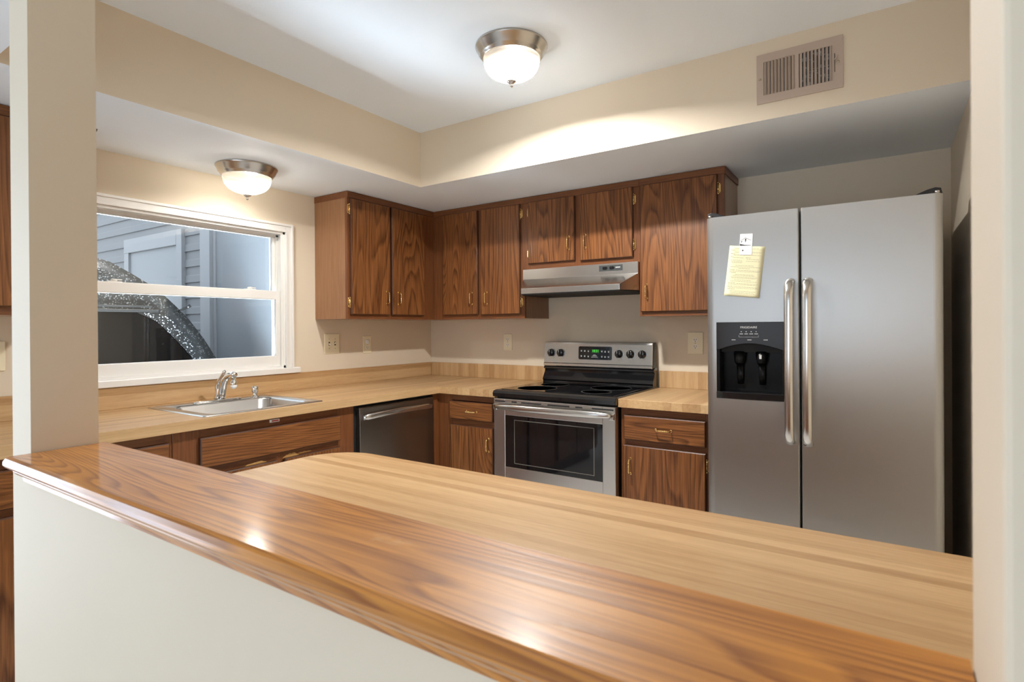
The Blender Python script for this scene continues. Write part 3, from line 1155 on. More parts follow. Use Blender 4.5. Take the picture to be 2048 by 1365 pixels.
tube(b, [(fx + 0.005, fy, zb + 0.012), (fx + 0.010, fy, zb + 0.045), (fx + 0.022, fy, zb + 0.080), (fx + 0.040, fy, zb + 0.108), (fx + 0.064, fy, zb + 0.127), (fx + 0.092, fy, zb + 0.136), (fx + 0.118, fy, zb + 0.1385), (fx + 0.132, fy, zb + 0.136)],
     [0.0195, 0.0195, 0.0185, 0.0170, 0.0150, 0.0135, 0.0140, 0.0125], 18)
lathe(b, [(0.0125, 0.0), (0.0125, -0.020), (0.0105, -0.022)], (fx + 0.116, fy, zb + 0.138), n=20)
obj('spout', b, W['chrome'], fa)
b = bmesh.new()
lathe(b, [(0.0080, 0.0), (0.0080, -0.010), (0.0135, -0.012), (0.0150, -0.030), (0.0140, -0.033)], (fx + 0.118, fy, zb + 0.118), n=20)
ae = obj('aerator', b, W['chrome'], fa)
b = bmesh.new()
lathe(b, [(0.0145, 0.0), (0.0150, -0.008), (0.0110, -0.016), (0.004, -0.019)], (fx + 0.118, fy, zb + 0.0855), n=20)
obj('nozzle', b, W['water'], ae, label='white plastic spray nozzle')
b = bmesh.new()
tube(b, [(fx - 0.030, fy, zb + 0.040), (fx - 0.034, fy, zb + 0.062), (fx - 0.024, fy, zb + 0.086), (fx - 0.004, fy, zb + 0.112), (fx + 0.014, fy, zb + 0.130), (fx + 0.030, fy, zb + 0.146), (fx + 0.038, fy, zb + 0.152)],
     [0.013, 0.013, 0.012, 0.010, 0.0085, 0.0085, 0.0065], 14)
obj('lever', b, W['chrome'], fa)
b = bmesh.new()
lathe(b, [(0.0215, 0.0), (0.0215, 0.004), (0.0135, 0.006), (0.0125, 0.026), (0.0165, 0.030), (0.0178, 0.034), (0.0178, 0.052), (0.0150, 0.0575), (0.006, 0.060)], (0.160, -1.578, ZR - 0.0018), n=28)
tag(obj('soap_dispenser', b, W['chrome']), 'short chrome soap pump cap at the back of the sink, right of the faucet', 'soap dispenser')

# ------------------------------------------------------------------ dishwasher
dw = thing('dishwasher', 'dark brushed steel dishwasher with a curved bar handle under the left counter', 'dishwasher', (0.3, -0.98, 0.0))
boxo('body', (0.03, -1.290, 0.002), (0.600, -0.672, 0.866), W['black_m'], dw)
b = bmesh.new()
prism(b, [(0.602, 0.11), (0.630, 0.11), (0.634, 0.20), (0.634, 0.78), (0.630, 0.846), (0.624, 0.852), (0.602, 0.852)], 'y', -1.271, -0.682, bev=0.002)
dd = obj('door', b, W['steel_dw'], dw)
b = bmesh.new()
n = 24
path, rad = [], []
for k in range(n + 1):
    f = k / n
    y = -1.255 + 0.545 * f
    bow = 4 * f * (1 - f)
    path.append((0.634 + 0.012 + 0.030 * bow, y, 0.800 + 0.012 * bow))
    rad.append(0.0165 if 0 < k < n else 0.008)
tube(b, path, rad, 14, flat=0.55, flat_dir=(0, 0, 1))
for y in (-1.247, -0.718):
    box(b, (0.628, y - 0.010, 0.788), (0.650, y + 0.010, 0.812), 0.003)
obj('handle', b, W['steel_h'], dd, label='bowed steel bar handle')

# ------------------------------------------------------------------ range
rg = thing('range', 'stainless steel electric range with black glass cooktop and back control panel', 'stove', (1.459, -0.35, 0.0))
RX0, RX1 = 1.0775, 1.8400
b = bmesh.new()
box(b, (RX0 + 0.002, -0.625, 0.002), (RX1 - 0.002, -0.030, 0.895))
obj('body', b, W['black'], rg)
b = bmesh.new()
prism(b, [(-0.030, 0.893), (-0.030, 0.921), (-0.640, 0.921), (-0.664, 0.916), (-0.674, 0.903), (-0.672, 0.884), (-0.655, 0.880), (-0.62, 0.880)], 'x', RX0, RX1, bev=0.003)
ck = obj('cooktop', b, W['black_gl'], rg, label='black enamel cooktop rim')
b = bmesh.new()
box(b, (RX0 + 0.030, -0.625, 0.9205), (RX1 - 0.030, -0.105, 0.9230), 0.001, 1)
gl = obj('glass_top', b, W['black_glass'], ck, label='black ceramic glass')
ringm = plain('burner_ring_print', (0.10, 0.10, 0.10), 0.2)
for (x, y, r) in ((1.26, -0.26, 0.085), (1.64, -0.27, 0.115), (1.27, -0.49, 0.115), (1.65, -0.49, 0.080)):
    b = bmesh.new()
    lathe(b, [(r, 0.0), (r + 0.004, 0.0), (r + 0.004, 0.0004), (r, 0.0004), (r, 0.0)], (x, y, 0.9231), n=48)
    obj('burner_ring', b, ringm, gl)
# back guard: sloped black base and steel control panel
b = bmesh.new()
prism(b, [(-0.030, 0.905), (-0.108, 0.905), (-0.104, 0.930), (-0.112, 0.940), (-0.100, 0.960), (-0.080, 0.990), (-0.078, 1.005), (-0.094, 1.010), (-0.094, 1.020), (-0.070, 1.034), (-0.030, 1.034)], 'x', RX0 + 0.004, RX1 - 0.006, bev=0.002)
obj('back_guard', b, W['black_gl'], rg, label='glossy black back guard')
b = bmesh.new()
prism(b, [(-0.026, 1.026), (-0.086, 1.026), (-0.094, 1.030), (-0.094, 1.044), (-0.089, 1.048), (-0.082, 1.170), (-0.078, 1.180), (-0.070, 1.184), (-0.026, 1.184)], 'x', RX0 + 0.002, RX1 - 0.012, bev=0.005)
obj('panel_shell', b, W['black'], rg)
cpn = bmesh.new()
prism(cpn, [(-0.080, 1.0275), (-0.0955, 1.0275), (-0.0965, 1.0305), (-0.0965, 1.0440), (-0.0915, 1.0490), (-0.0845, 1.1700), (-0.0800, 1.1810), (-0.072, 1.1830), (-0.070, 1.172)], 'x', RX0 + 0.004, RX1 - 0.014, bev=0.004)
pn = obj('control_panel', cpn, W['steel_x'], rg, label='brushed steel control panel')
SL = (0.0915 - 0.0845) / 0.121


def py(z):
    return -(0.0915 - (z - 1.049) * SL)


def on_panel(bm, x0, z0, x1, z1, h, r=0.0):
    """raise a (rounded) plate on the sloping control panel"""
    pts = rrect(x0, z0, x1, z1, r, 4) if r else [(x1, z1), (x0, z1), (x0, z0), (x1, z0)]
    va = [bm.verts.new((x, py(z) + 0.0004, z)) for x, z in pts]
    vb = [bm.verts.new((x, py(z) - h, z)) for x, z in pts]
    fs = [bm.faces.new(va), bm.faces.new(vb)]
    for i in range(len(pts)):
        j = (i + 1) % len(pts)
        fs.append(bm.faces.new((va[i], va[j], vb[j], vb[i])))
    bmesh.ops.recalc_face_normals(bm, faces=fs)


b = bmesh.new()
on_panel(b, 1.334, 1.070, 1.571, 1.161, 0.0008, 0.012)
cb = obj('display_bezel', b, W['steel_h'], pn)
b = bmesh.new()
on_panel(b, 1.338, 1.074, 1.567, 1.157, 0.0018, 0.010)
dp = obj('display', b, W['black_glass'], pn, label='black touch display')
b = bmesh.new()
on_panel(b, 1.430, 1.117, 1.482, 1.140, 0.0021)
obj('clock_window', b, W['ledbg'], dp)
text('clock_digits', '10:21', 0.021, (1.456, py(1.128) - 0.0024, 1.1285), (PI / 2, 0, 0), W['led'], dp, 0.0002)
for (x, z) in ((1.358, 1.127), (1.382, 1.126), (1.407, 1.125), (1.358, 1.094), (1.382, 1.093), (1.407, 1.092), (1.500, 1.125), (1.522, 1.124), (1.545, 1.124), (1.500, 1.092), (1.522, 1.091), (1.545, 1.091)):
    b = bmesh.new()
    on_panel(b, x - 0.0042, z - 0.0022, x + 0.0042, z + 0.0022, 0.0021, 0.0015)
    on_panel(b, x - 0.0052, z + 0.0048, x + 0.0052, z + 0.0062, 0.0021)
    obj('touch_key', b, W['grey_lbl'], dp)
b = bmesh.new()
for z, w in ((1.104, 0.008), (1.098, 0.016), (1.090, 0.022)):
    on_panel(b, 1.450 - w, z - 0.0009, 1.450 + w, z + 0.0009, 0.0020)
obj('printed_line', b, W['grey_lbl'], dp)
for x in (1.139, 1.209, 1.614, 1.688, 1.762):
    b = bmesh.new()
    zc = 1.114
    y = py(zc)
    lathe(b, [(0.0245, 0.0), (0.0245, -0.006), (0.0215, -0.009), (0.0210, -0.020), (0.019, -0.0225), (0.004, -0.0225)], (x, y, zc), 'y', 32)
    box(b, (x - 0.0055, y - 0.034, zc - 0.0235), (x + 0.0055, y - 0.018, zc + 0.0235), 0.003)
    k = obj('knob', b, W['black_gl'], pn, label='black burner knob')
    boxo('pointer_line', (x - 0.0008, y - 0.0346, zc + 0.004), (x + 0.0008, y - 0.0338, zc + 0.021), W['grey_lbl'], k)
    for dx, dz in ((-0.002, 0.036), (0.020, 0.033), (-0.026, 0.028), (0.030, 0.010), (-0.004, -0.040), (0.016, -0.034)):
        b = bmesh.new()
        on_panel(b, x + dx - 0.0018, zc + dz - 0.0011, x + dx + 0.0018, zc + dz + 0.0011, 0.0003)
        obj('dial_marking', b, W['inkd'], pn)
# oven door
DFY = -0.665
b = bmesh.new()
gx0, gx1, gz0, gz1 = 1.160, 1.764, 0.484, 0.779
box(b, (RX0 + 0.003, DFY, 0.200), (gx0, -0.628, 0.872), 0.003)
box(b, (gx1, DFY, 0.200), (RX1 - 0.003, -0.628, 0.872), 0.003)
box(b, (gx0 - 0.003, DFY, gz1), (gx1 + 0.003, -0.628, 0.872), 0.003)
box(b, (gx0 - 0.003, DFY, 0.200), (gx1 + 0.003, -0.628, gz0), 0.003)
od = obj('oven_door', b, W['steel_x'], rg, label='brushed steel oven door')
b = bmesh.new()
box(b, (gx0 - 0.002, DFY + 0.0050, gz0 - 0.002), (gx1 + 0.002, -0.628, gz1 + 0.002))
wn_ = obj('oven_window', b, W['black_glass'], od, label='dark oven window glass')
b = bmesh.new()
for (x0, z0, x1, z1) in ((1.218, 0.752, 1.716, 0.7555), (1.7125, 0.510, 1.716, 0.752), (1.218, 0.510, 1.2215, 0.752), (1.218, 0.5065, 1.716, 0.510)):
    box(b, (x0, DFY + 0.0044, z0), (x1, DFY + 0.0051, z1))
obj('window_border', b, plain('grey_window_border', (0.16, 0.15, 0.13), 0.3), wn_)
for x0, x1 in ((1.090, 1.160), (1.205, 1.240), (1.270, 1.400), (1.440, 1.575), (1.610, 1.650), (1.705, 1.826)):
    boxo('vent_slot', (x0, DFY - 0.0005, 0.853), (x1, DFY + 0.002, 0.8605), W['black_m'], od)
b = bmesh.new()
path, rad = [], []
n = 28
for k in range(n + 1):
    f = k / n
    bow = (4 * f * (1 - f)) ** 0.55
    path.append((RX0 + 0.014 + (RX1 - RX0 - 0.028) * f, DFY - 0.010 - 0.040 * bow, 0.828 + 0.004 * bow))
    rad.append(0.0195 - 0.010 * (abs(f - 0.5) * 2) ** 6)
tube(b, path, rad, 16, flat=0.62, flat_dir=(0, 0, 1))
for x in (RX0 + 0.020, RX1 - 0.020):
    box(b, (x - 0.014, DFY - 0.014, 0.806), (x + 0.014, DFY + 0.002, 0.840), 0.004)
obj('handle', b, W['steel_h'], od, label='wide bowed steel oven handle')
b = bmesh.new()
box(b, (RX0 + 0.003, DFY + 0.002, 0.040), (RX1 - 0.003, -0.628, 0.194), 0.003)
obj('storage_drawer', b, W['steel_x'], rg)

# ------------------------------------------------------------------ range hood
hd = thing('range_hood', 'stainless steel under-cabinet range hood with black switches above the range', 'range hood', (1.455, -0.16, 1.485))
b = bmesh.new()
HT, HX0, HX1 = 1.6440, 1.0715, 1.8300
HY = -0.328
q = [
    (HX0, 0.0, HT), (HX1, 0.0, HT), (HX1, HY, HT), (HX0, HY, HT),                 # 0-3 top
    (HX0, HY, 1.580), (HX1, HY, 1.578),                                           # 4-5 bottom of the upright
    (HX0 + 0.052, -0.432, 1.526), (HX1 - 0.052, -0.432, 1.524),                   # 6-7 shoulder
    (HX0 + 0.060, -0.446, 1.517), (HX1 - 0.060, -0.446, 1.515),                   # 8-9
    (HX0 + 0.060, -0.446, 1.484), (HX1 - 0.060, -0.446, 1.484),                   # 10-11 lip bottom
    (HX0, -0.001, 1.484), (HX1, -0.001, 1.484), (HX0, HY, 1.484), (HX1, HY, 1.484)]   # 12-15
q = [(x, min(y, -0.001), z) for x, y, z in q]
v = [b.verts.new(p) for p in q]
for f in ((0, 1, 2, 3), (3, 2, 5, 4), (4, 5, 7, 6), (6, 7, 9, 8), (8, 9, 11, 10), (0, 3, 4, 14, 12), (1, 13, 15, 5, 2), (4, 6, 8, 10, 14), (5, 15, 11, 9, 7), (0, 12, 13, 1)):
    b.faces.new([v[i] for i in f])
bmesh.ops.recalc_face_normals(b, faces=b.faces)
obj('shell', b, W['steel_x'], hd, bev=0.0015)
b = bmesh.new()
prism(b, [(HX0 + 0.003, -0.002), (HX1 - 0.003, -0.002), (HX1 - 0.003, HY), (HX1 - 0.062, -0.443), (HX0 + 0.062, -0.443), (HX0 + 0.003, HY)], 'z', 1.479, 1.490)
obj('underside', b, W['black_m'], hd, label='black underside')
b = bmesh.new()
box(b, (1.596, HY - 0.003, 1.601), (1.739, HY + 0.001, 1.634), 0.001, 1)
sp_ = obj('switch_panel', b, plain('charcoal_label', (0.05, 0.055, 0.055), 0.4), hd)
for x in (1.634, 1.676):
    b = bmesh.new()
    prism(b, rrect(x - 0.015, 1.609, x + 0.015, 1.626, 0.007), 'y', HY - 0.005, HY - 0.0025)
    box(b, (x - 0.007, HY - 0.0075, 1.611), (x + 0.007, HY - 0.004, 1.624), 0.0015)
    obj('rocker_switch', b, W['black_gl'], sp_)
boxo('label_plate', (1.699, HY - 0.0036, 1.6165), (1.727, HY - 0.0028, 1.6215), W['grey_lbl'], sp_)

# ------------------------------------------------------------------ refrigerator
fg = thing('refrigerator', 'side-by-side stainless steel refrigerator with ice and water dispenser', 'refrigerator', (2.73, -0.4, 0.0))
FX0, FXM0, FXM1, FX1 = 2.3215, 2.6865, 2.6945, 3.1490
FY, FB = -0.800, -0.722
FZ0, FZ1 = 0.075, 1.752
b = bmesh.new()
box(b, (FX0 + 0.006, -0.712, 0.012), (FX1 - 0.006, -0.045, 1.738), 0.004)
obj('body', b, plain('dark_grey_cabinet', (0.055, 0.055, 0.056), 0.45), fg)
boxo('kick_grille', (FX0 + 0.01, -0.735, 0.012), (FX1 - 0.01, -0.70, 0.070), W['black'], fg)


def fdoor(x0, x1, rl, rr_):
    """door outline seen from above: flat front with rounded outer corners"""
    pts = [(x1, FB), (x0, FB)]
    for r, cx, s in ((rl, x0, 1), (rr_, x1, -1)):
        arc = []
        for k in range(9):
            a = math.radians(90 * k / 8)
            arc.append((cx + s * (r - r * math.cos(a)), FY + r - r * math.sin(a)))
        pts += arc if s == 1 else arc[::-1]
    return pts


DX0, DX1, DZ0, DZ1_ = 2.366, 2.636, 0.969, 1.297
b = bmesh.new()
pts = fdoor(FX0, FXM0, 0.034, 0.006)
for z0, z1 in ((FZ0, DZ0), (DZ1_, FZ1)):
    prism(b, pts, 'z', z0, z1)
# left and right strips beside the dispenser cavity
lp = [p for p in pts if p[0] < DX0]
prism(b, [(DX0, FB)] + lp + [(DX0, FY)], 'z', DZ0, DZ1_)
rp = [p for p in pts if p[0] > DX1]
prism(b, [(DX1, FY)] + [p for p in rp if p[1] < FB] + [(FXM0, FB), (DX1, FB)], 'z', DZ0, DZ1_)
bmesh.ops.remove_doubles(b, verts=b.verts, dist=1e-5)
ld = obj('freezer_door', b, W['steel_z'], fg, label='brushed steel freezer door with the dispenser')
b = bmesh.new()
prism(b, fdoor(FXM1, FX1, 0.006, 0.030), 'z', FZ0, FZ1, bev=0.001)
rd = obj('fridge_door', b, W['steel_z'], fg, label='wide brushed steel refrigerator door')
boxo('door_gasket', (FXM0 - 0.02, FB - 0.004, FZ0), (FXM1 + 0.02, FB + 0.012, FZ1 - 0.004), W['black_m'], fg)
for dr, x in ((ld, 2.6560), (rd, 2.7200)):
    b = bmesh.new()
    path = [(x, FY + 0.002, 1.4600), (x, FY - 0.022, 1.4560), (x, FY - 0.042, 1.4400), (x, FY - 0.052, 1.4150), (x, FY - 0.054, 1.38)]
    path += [(x, FY - 0.054 - 0.006 * math.sin(PI * k / 8), 1.38 - (1.38 - 0.89) * k / 8) for k in range(1, 9)]
    path += [(x, FY - 0.052, 0.852), (x, FY - 0.042, 0.828), (x, FY - 0.022, 0.812), (x, FY + 0.002, 0.808)]
    tube(b, path, 0.0175, 16, flat=0.72, flat_dir=(1, 0, 0))
    obj('handle', b, W['steel_h'], dr, label='tall satin steel door handle')
for x0, x1, s, dr in ((2.324, 2.402, 1, ld), (3.068, 3.147, -1, rd)):
    b = bmesh.new()
    xa, xb = (x0, x1) if s == 1 else (x1, x0)
    prism(b, [(xa, FZ1), (xb, FZ1), (xb, FZ1 + 0.004), (xa + s * 0.045, FZ1 + 0.018), (xa + s * 0.020, FZ1 + 0.024), (xa + s * 0.004, FZ1 + 0.020)], 'y', -0.785, -0.715, bev=0.003)
    obj('hinge_cover', b, W['black'], dr, label='black plastic hinge cover')
    b = bmesh.new()
    lathe(b, [(0.008, 0.0), (0.008, 0.008), (0.006, 0.010)], (xa + s * 0.016, -0.791, FZ1), n=16)
    obj('hinge_pin', b, W['nickel'], dr)
# dispenser
b = bmesh.new()
bezel = rrect(DX0, DZ0, DX1, DZ1_, 0.014, 4)
# housing: back, sides, top block, tray (a recess open to the front)
box(b, (DX0, FB - 0.012, DZ0), (DX1, FB - 0.004, DZ1_))
box(b, (DX0, FY + 0.001, DZ0), (DX0 + 0.014, FB - 0.010, DZ1_), 0.003)
box(b, (DX1 - 0.014, FY + 0.001, DZ0), (DX1, FB - 0.010, DZ1_), 0.003)
ds = obj('dispenser', b, W['recess'], ld, label='black ice and water dispenser recess')
b = bmesh.new()
fz = [(DX1, DZ1_), (DX0, DZ1_), (DX0, 1.176)] + [(DX0 + (DX1 - DX0) * k / 14, 1.176 + 0.030 * math.sin(PI * k / 14)) for k in range(1, 14)] + [(DX1, 1.176)]
prism(b, fz, 'y', FY - 0.003, FY + 0.030, bev=0.0015)
fp = obj('control_fascia', b, W['fascia'], ds, label='glossy black control fascia')
b = bmesh.new()
box(b, (DX0 + 0.012, FY + 0.030, 1.168), (DX1 - 0.012, FB - 0.010, DZ1_ - 0.004))
obj('chute_housing', b, W['black_m'], ds)
b = bmesh.new()
n = 12
tp = [(DX0, FY + 0.03), (DX0, FY - 0.003)] + [(DX0 + (DX1 - DX0) * k / n, FY - 0.003 - 0.012 * math.sin(PI * k / n)) for k in range(1, n)] + [(DX1, FY - 0.003), (DX1, FY + 0.03)]
prism(b, tp, 'z', DZ0 + 0.001, 0.999, bev=0.002)
box(b, (DX0 + 0.010, FY + 0.028, DZ0 + 0.001), (DX1 - 0.010, FB - 0.010, 0.988))
obj('drip_tray', b, W['black_gl'], ds, label='glossy black drip tray')
for x in (2.452, 2.540):
    b = bmesh.new()
    tube(b, [(x, FY + 0.045, 1.170), (x, FY + 0.040, 1.130), (x, FY + 0.036, 1.118)], [0.026, 0.021, 0.016], 16)
    tube(b, [(x, FY + 0.050, 1.122), (x, FY + 0.056, 1.060), (x, FY + 0.060, 1.030)], [0.014, 0.014, 0.012], 12, flat=0.5)
    obj('paddle', b, W['recess'], ds)
boxo('spout_tip', (2.5355, FY + 0.0100, 1.142), (2.5445, FY + 0.0180, 1.158), W['grey_lbl'], ds)
text('brand_lettering', 'FRIGIDAIRE', 0.0125, (2.497, FY - 0.0033, 1.274), (PI / 2, 0, 0), W['grey_lbl'], fp, 0.0003, sx=1.05)
b = bmesh.new()
for k in range(4):
    x = 2.468 + 0.0195 * k
    box(b, (x - 0.0018, FY - 0.0036, 1.2545), (x + 0.0018, FY - 0.0026, 1.2575))
    box(b, (x - 0.0070, FY - 0.0036, 1.2455), (x + 0.0070, FY - 0.0026, 1.2478))
for (x0, z0, x1, z1) in ((2.458, 1.2335, 2.536, 1.2342), (2.458, 1.2335, 2.4587, 1.242), (2.5353, 1.2335, 2.536, 1.242)):
    box(b, (x0, FY - 0.0033, z0), (x1, FY - 0.0026, z1))
for x in (2.437, 2.500, 2.563):
    box(b, (x - 0.008, FY - 0.0033, 1.2205), (x + 0.008, FY - 0.0026, 1.2228))
obj('indicator_print', b, W['grey_lbl'], fp)

# paper notice and magnet card on the freezer door
nt_ = thing('paper_notice', 'yellow printed sheet hanging tilted on the freezer door', 'notice', (2.482, FY, 1.40))
ang = math.radians(-6.6)


def nq(u_, v_, d_):
    """sheet coordinates (0..0.140, 0..0.216 down) to the door"""
    ca, sa = math.cos(ang), math.sin(ang)
    lift = 0.013 * max(0.0, (v_ - 0.09) / 0.126) ** 2 * (0.5 + 0.5 * u_ / 0.14)
    x = 2.4235 + u_ * ca + v_ * sa
    z = 1.6240 + u_ * sa - v_ * ca
    return (x, FY - 0.0006 - d_ - lift, z)


b = bmesh.new()
nu, nv = 6, 16
g0 = [[b.verts.new(nq(0.141 * i / nu, 0.214 * j / nv, 0.0)) for i in range(nu + 1)] for j in range(nv + 1)]
g1 = [[b.verts.new(nq(0.141 * i / nu, 0.214 * j / nv, 0.0004)) for i in range(nu + 1)] for j in range(nv + 1)]
for j in range(nv):
    for i in range(nu):
        b.faces.new((g0[j][i], g0[j][i + 1], g0[j + 1][i + 1], g0[j + 1][i])).smooth = True
        b.faces.new((g1[j][i], g1[j + 1][i], g1[j + 1][i + 1], g1[j][i + 1])).smooth = True
for i in range(nu):
    for j in (0, nv):
        b.faces.new((g0[j][i], g0[j][i + 1], g1[j][i + 1], g1[j][i]))
for j in range(nv):
    for i in (0, nu):
        b.faces.new((g0[j][i], g0[j + 1][i], g1[j + 1][i], g1[j][i]))
bmesh.ops.recalc_face_normals(b, faces=b.faces)
obj('sheet', b, W['paper'], nt_)
b = bmesh.new()
rows = [(0.010, 0.022, 0.118), (0.018, 0.008, 0.024), (0.026, 0.025, 0.130), (0.033, 0.008, 0.026), (0.038, 0.020, 0.130), (0.044, 0.008, 0.020), (0.049, 0.016, 0.060), (0.048, 0.070, 0.090), (0.055, 0.074, 0.124),
        (0.060, 0.010, 0.058), (0.066, 0.012, 0.060), (0.063, 0.072, 0.126), (0.070, 0.014, 0.056), (0.082, 0.032, 0.104), (0.088, 0.012, 0.134), (0.094, 0.045, 0.090), (0.101, 0.010, 0.032), (0.102, 0.036, 0.134), (0.107, 0.010, 0.130),
        (0.112, 0.010, 0.036), (0.120, 0.034, 0.110), (0.125, 0.026, 0.116), (0.131, 0.018, 0.124), (0.135, 0.022, 0.120), (0.143, 0.034, 0.100), (0.149, 0.018, 0.124), (0.157, 0.010, 0.040), (0.158, 0.044, 0.132), (0.163, 0.010, 0.126),
        (0.171, 0.010, 0.030), (0.172, 0.034, 0.130), (0.177, 0.010, 0.132), (0.182, 0.010, 0.040), (0.190, 0.020, 0.124), (0.195, 0.024, 0.120), (0.200, 0.022, 0.122)]
for v_, a, c in rows:
    x = a
    while x < c - 0.002:
        w = min(random.uniform(0.004, 0.012), c - x)
        h = 0.0007 if not (c - a < 0.034) else 0.0010
        vs = [b.verts.new(nq(x, v_, 0.0006)), b.verts.new(nq(x + w, v_, 0.0006)), b.verts.new(nq(x + w, v_ + 2 * h, 0.0006)), b.verts.new(nq(x, v_ + 2 * h, 0.0006))]
        b.faces.new(vs)
        x += w + 0.0016
obj('printed_text', b, W['ink'], nt_)
mg = thing('magnet_card', 'white magnetic card with a roofline drawing holding up the yellow sheet', 'magnet', (2.488, FY, 1.58))
ca, sa = math.cos(math.radians(-3)), math.sin(math.radians(-3))


def mq(u_, v_, d_):
    return (2.4655 + u_ * ca + v_ * sa, FY - 0.0013 - d_, 1.6690 + u_ * sa - v_ * ca)


def mplate(bm, pts, d0, d1):
    a = [bm.verts.new(mq(p[0], p[1], d0)) for p in pts]
    c = [bm.verts.new(mq(p[0], p[1], d1)) for p in pts]
    fs = [bm.faces.new(a), bm.faces.new(c)]
    for i in range(len(pts)):
        j = (i + 1) % len(pts)
        fs.append(bm.faces.new((a[i], a[j], c[j], c[i])))
    bmesh.ops.recalc_face_normals(bm, faces=fs)


b = bmesh.new()
mplate(b, [(0, 0), (0.050, 0), (0.050, 0.088), (0, 0.088)], 0.0, 0.0009)
obj('card', b, W['card'], mg)
b = bmesh.new()
for pts in ([(0.003, 0.027), (0.022, 0.016), (0.046, 0.027), (0.046, 0.0285), (0.022, 0.018), (0.003, 0.0285)],
            [(0.001, 0.041), (0.020, 0.046), (0.046, 0.048), (0.046, 0.0495), (0.001, 0.0495)],
            [(0.020, 0.021), (0.026, 0.020), (0.025, 0.030), (0.022, 0.037)], [(0.005, 0.031), (0.013, 0.027), (0.010, 0.030), (0.006, 0.038)],
            [(0.010, 0.067), (0.016, 0.066), (0.017, 0.071), (0.012, 0.073)]):
    mplate(b, pts, 0.0008, 0.0012)
obj('house_drawing', b, W['inkd'], mg)
b = bmesh.new()
for v_, a, c in ((0.033, 0.026, 0.044), (0.037, 0.032, 0.042), (0.041, 0.034, 0.043), (0.053, 0.016, 0.036), (0.060, 0.010, 0.044), (0.078, 0.012, 0.044), (0.083, 0.014, 0.042)):
    mplate(b, [(a, v_), (c, v_), (c, v_ + 0.0011), (a, v_ + 0.0011)], 0.0008, 0.0011)
obj('card_text', b, W['grey_lbl'], mg)

# ------------------------------------------------------------------ ceiling lights
def ceiling_light(label, x, y, z, glow):
    t = thing('ceiling_light', label, 'ceiling light', (x, y, z), 'flush ceiling lights')
    b = bmesh.new()
    lathe(b, [(0.146, 0.0), (0.147, -0.004), (0.145, -0.009), (0.141, -0.012), (0.134, -0.030), (0.127, -0.036), (0.125, -0.042), (0.120, -0.044), (0.119, -0.050), (0.114, -0.052), (0.112, -0.046), (0.05, -0.040)], (x, y, z), n=72)
    obj('rim', b, W['nickel'], t, label='stepped brushed nickel rim')
    b = bmesh.new()
    pr = [(0.1125, -0.048), (0.1130, -0.058), (0.1100, -0.075), (0.1030, -0.092), (0.0910, -0.107), (0.0740, -0.119), (0.0540, -0.128), (0.0360, -0.133), (0.0250, -0.138), (0.0170, -0.145)]
    nseg = 216

    def rib(a, r, h):
        return 1.0 + (0.018 * math.cos(54 * a) if r > 0.04 else 0.0)
    fs = lathe(b, pr, (x, y, z), n=nseg, mod=rib)
    for f in list(b.faces):
        if len(f.verts) > 4:
            b.faces.remove(f)
    obj('glass_dome', b, W['dome'], t, label='frosted ribbed glass dome')
    b = bmesh.new()
    lathe(b, [(0.004, -0.134), (0.0200, -0.1395), (0.0200, -0.143), (0.012, -0.149), (0.0055, -0.151), (0.0050, -0.156), (0.0068, -0.159), (0.0050, -0.164), (0.001, -0.167)], (x, y, z), n=24)
    obj('finial', b, W['nickel'], t)
    b = bmesh.new()
    bx_, by_ = x + 0.012, y + 0.012
    lathe(b, [(0.012, -0.052), (0.014, -0.064), (0.024, -0.074), (0.0295, -0.086), (0.028, -0.098), (0.020, -0.109), (0.008, -0.114), (0.001, -0.115)], (bx_, by_, z), n=24)
    obj('bulb', b, W[glow], t, label='glowing bulb')
    dl = bpy.data.lights.new('added_downlight', 'AREA')     # added disc lamp inside the dome, brightening what lies below
    dl.shape = 'DISK'
    dl.size = 0.085
    dl.spread = math.radians(160)
    dl.energy = FILL_DOWN if glow == 'bulb' else FILL_DOWN_SMALL
    dl.color = (1.0, 1.0, 1.0)
    lo_ = bpy.data.objects.new('added_downlight', dl)
    lo_.location = (0.018, 0.014, -0.055)
    lo_.parent = t
    C.objects.link(lo_)
    return t


ceiling_light('larger-looking dome light on the high white ceiling, above the middle of the kitchen', 1.716, -1.412, ZC, 'bulb')
ceiling_light('dome light under the low soffit above the sink window', 0.273, -1.681, ZS, 'bulb_dim')

# ------------------------------------------------------------------ vent register
vr = thing('vent_register', 'taupe metal air vent with two banks of louvers on the soffit', 'vent', (2.698, SY, 2.17))
vx0, vx1, vz0, vz1 = 2.548, 2.848, 2.170, 2.366
b = bmesh.new()
la, lb, lz0, lz1 = (2.574, 2.686), (2.700, 2.812), 2.202, 2.334
for (x0, z0, x1, z1) in ((vx0, vz0, la[0], vz1), (la[1], lz0, lb[0], lz1), (lb[1], vz0, vx1, vz1), (la[0], vz0, lb[1], lz0), (la[0], lz1, lb[1], vz1)):
    box(b, (x0, SY - 0.006, z0), (x1, SY - 0.0005, z1))
obj('face_plate', b, W['vent'], vr, bev=0.0)
boxo('duct_back', (la[0] - 0.004, SY - 0.0015, lz0 - 0.004), (lb[1] + 0.004, SY - 0.0003, lz1 + 0.004), W['vent_in'], vr, label='dark duct behind the louvers')
b = bmesh.new()
random.seed(3)
for k in range(30):
    cx_, cz_ = random.uniform(2.705, 2.81), random.uniform(2.205, 2.33)
    dx_, dz_ = random.uniform(0.004, 0.016), random.uniform(0.002, 0.008)
    vs = [b.verts.new((cx_ + sx_ * dx_ * random.uniform(0.5, 1), SY - 0.0017, cz_ + sz_ * dz_ * random.uniform(0.4, 1))) for sx_, sz_ in ((-1, -1), (1, -1), (1, 1), (-1, 1))]
    b.faces.new(vs)
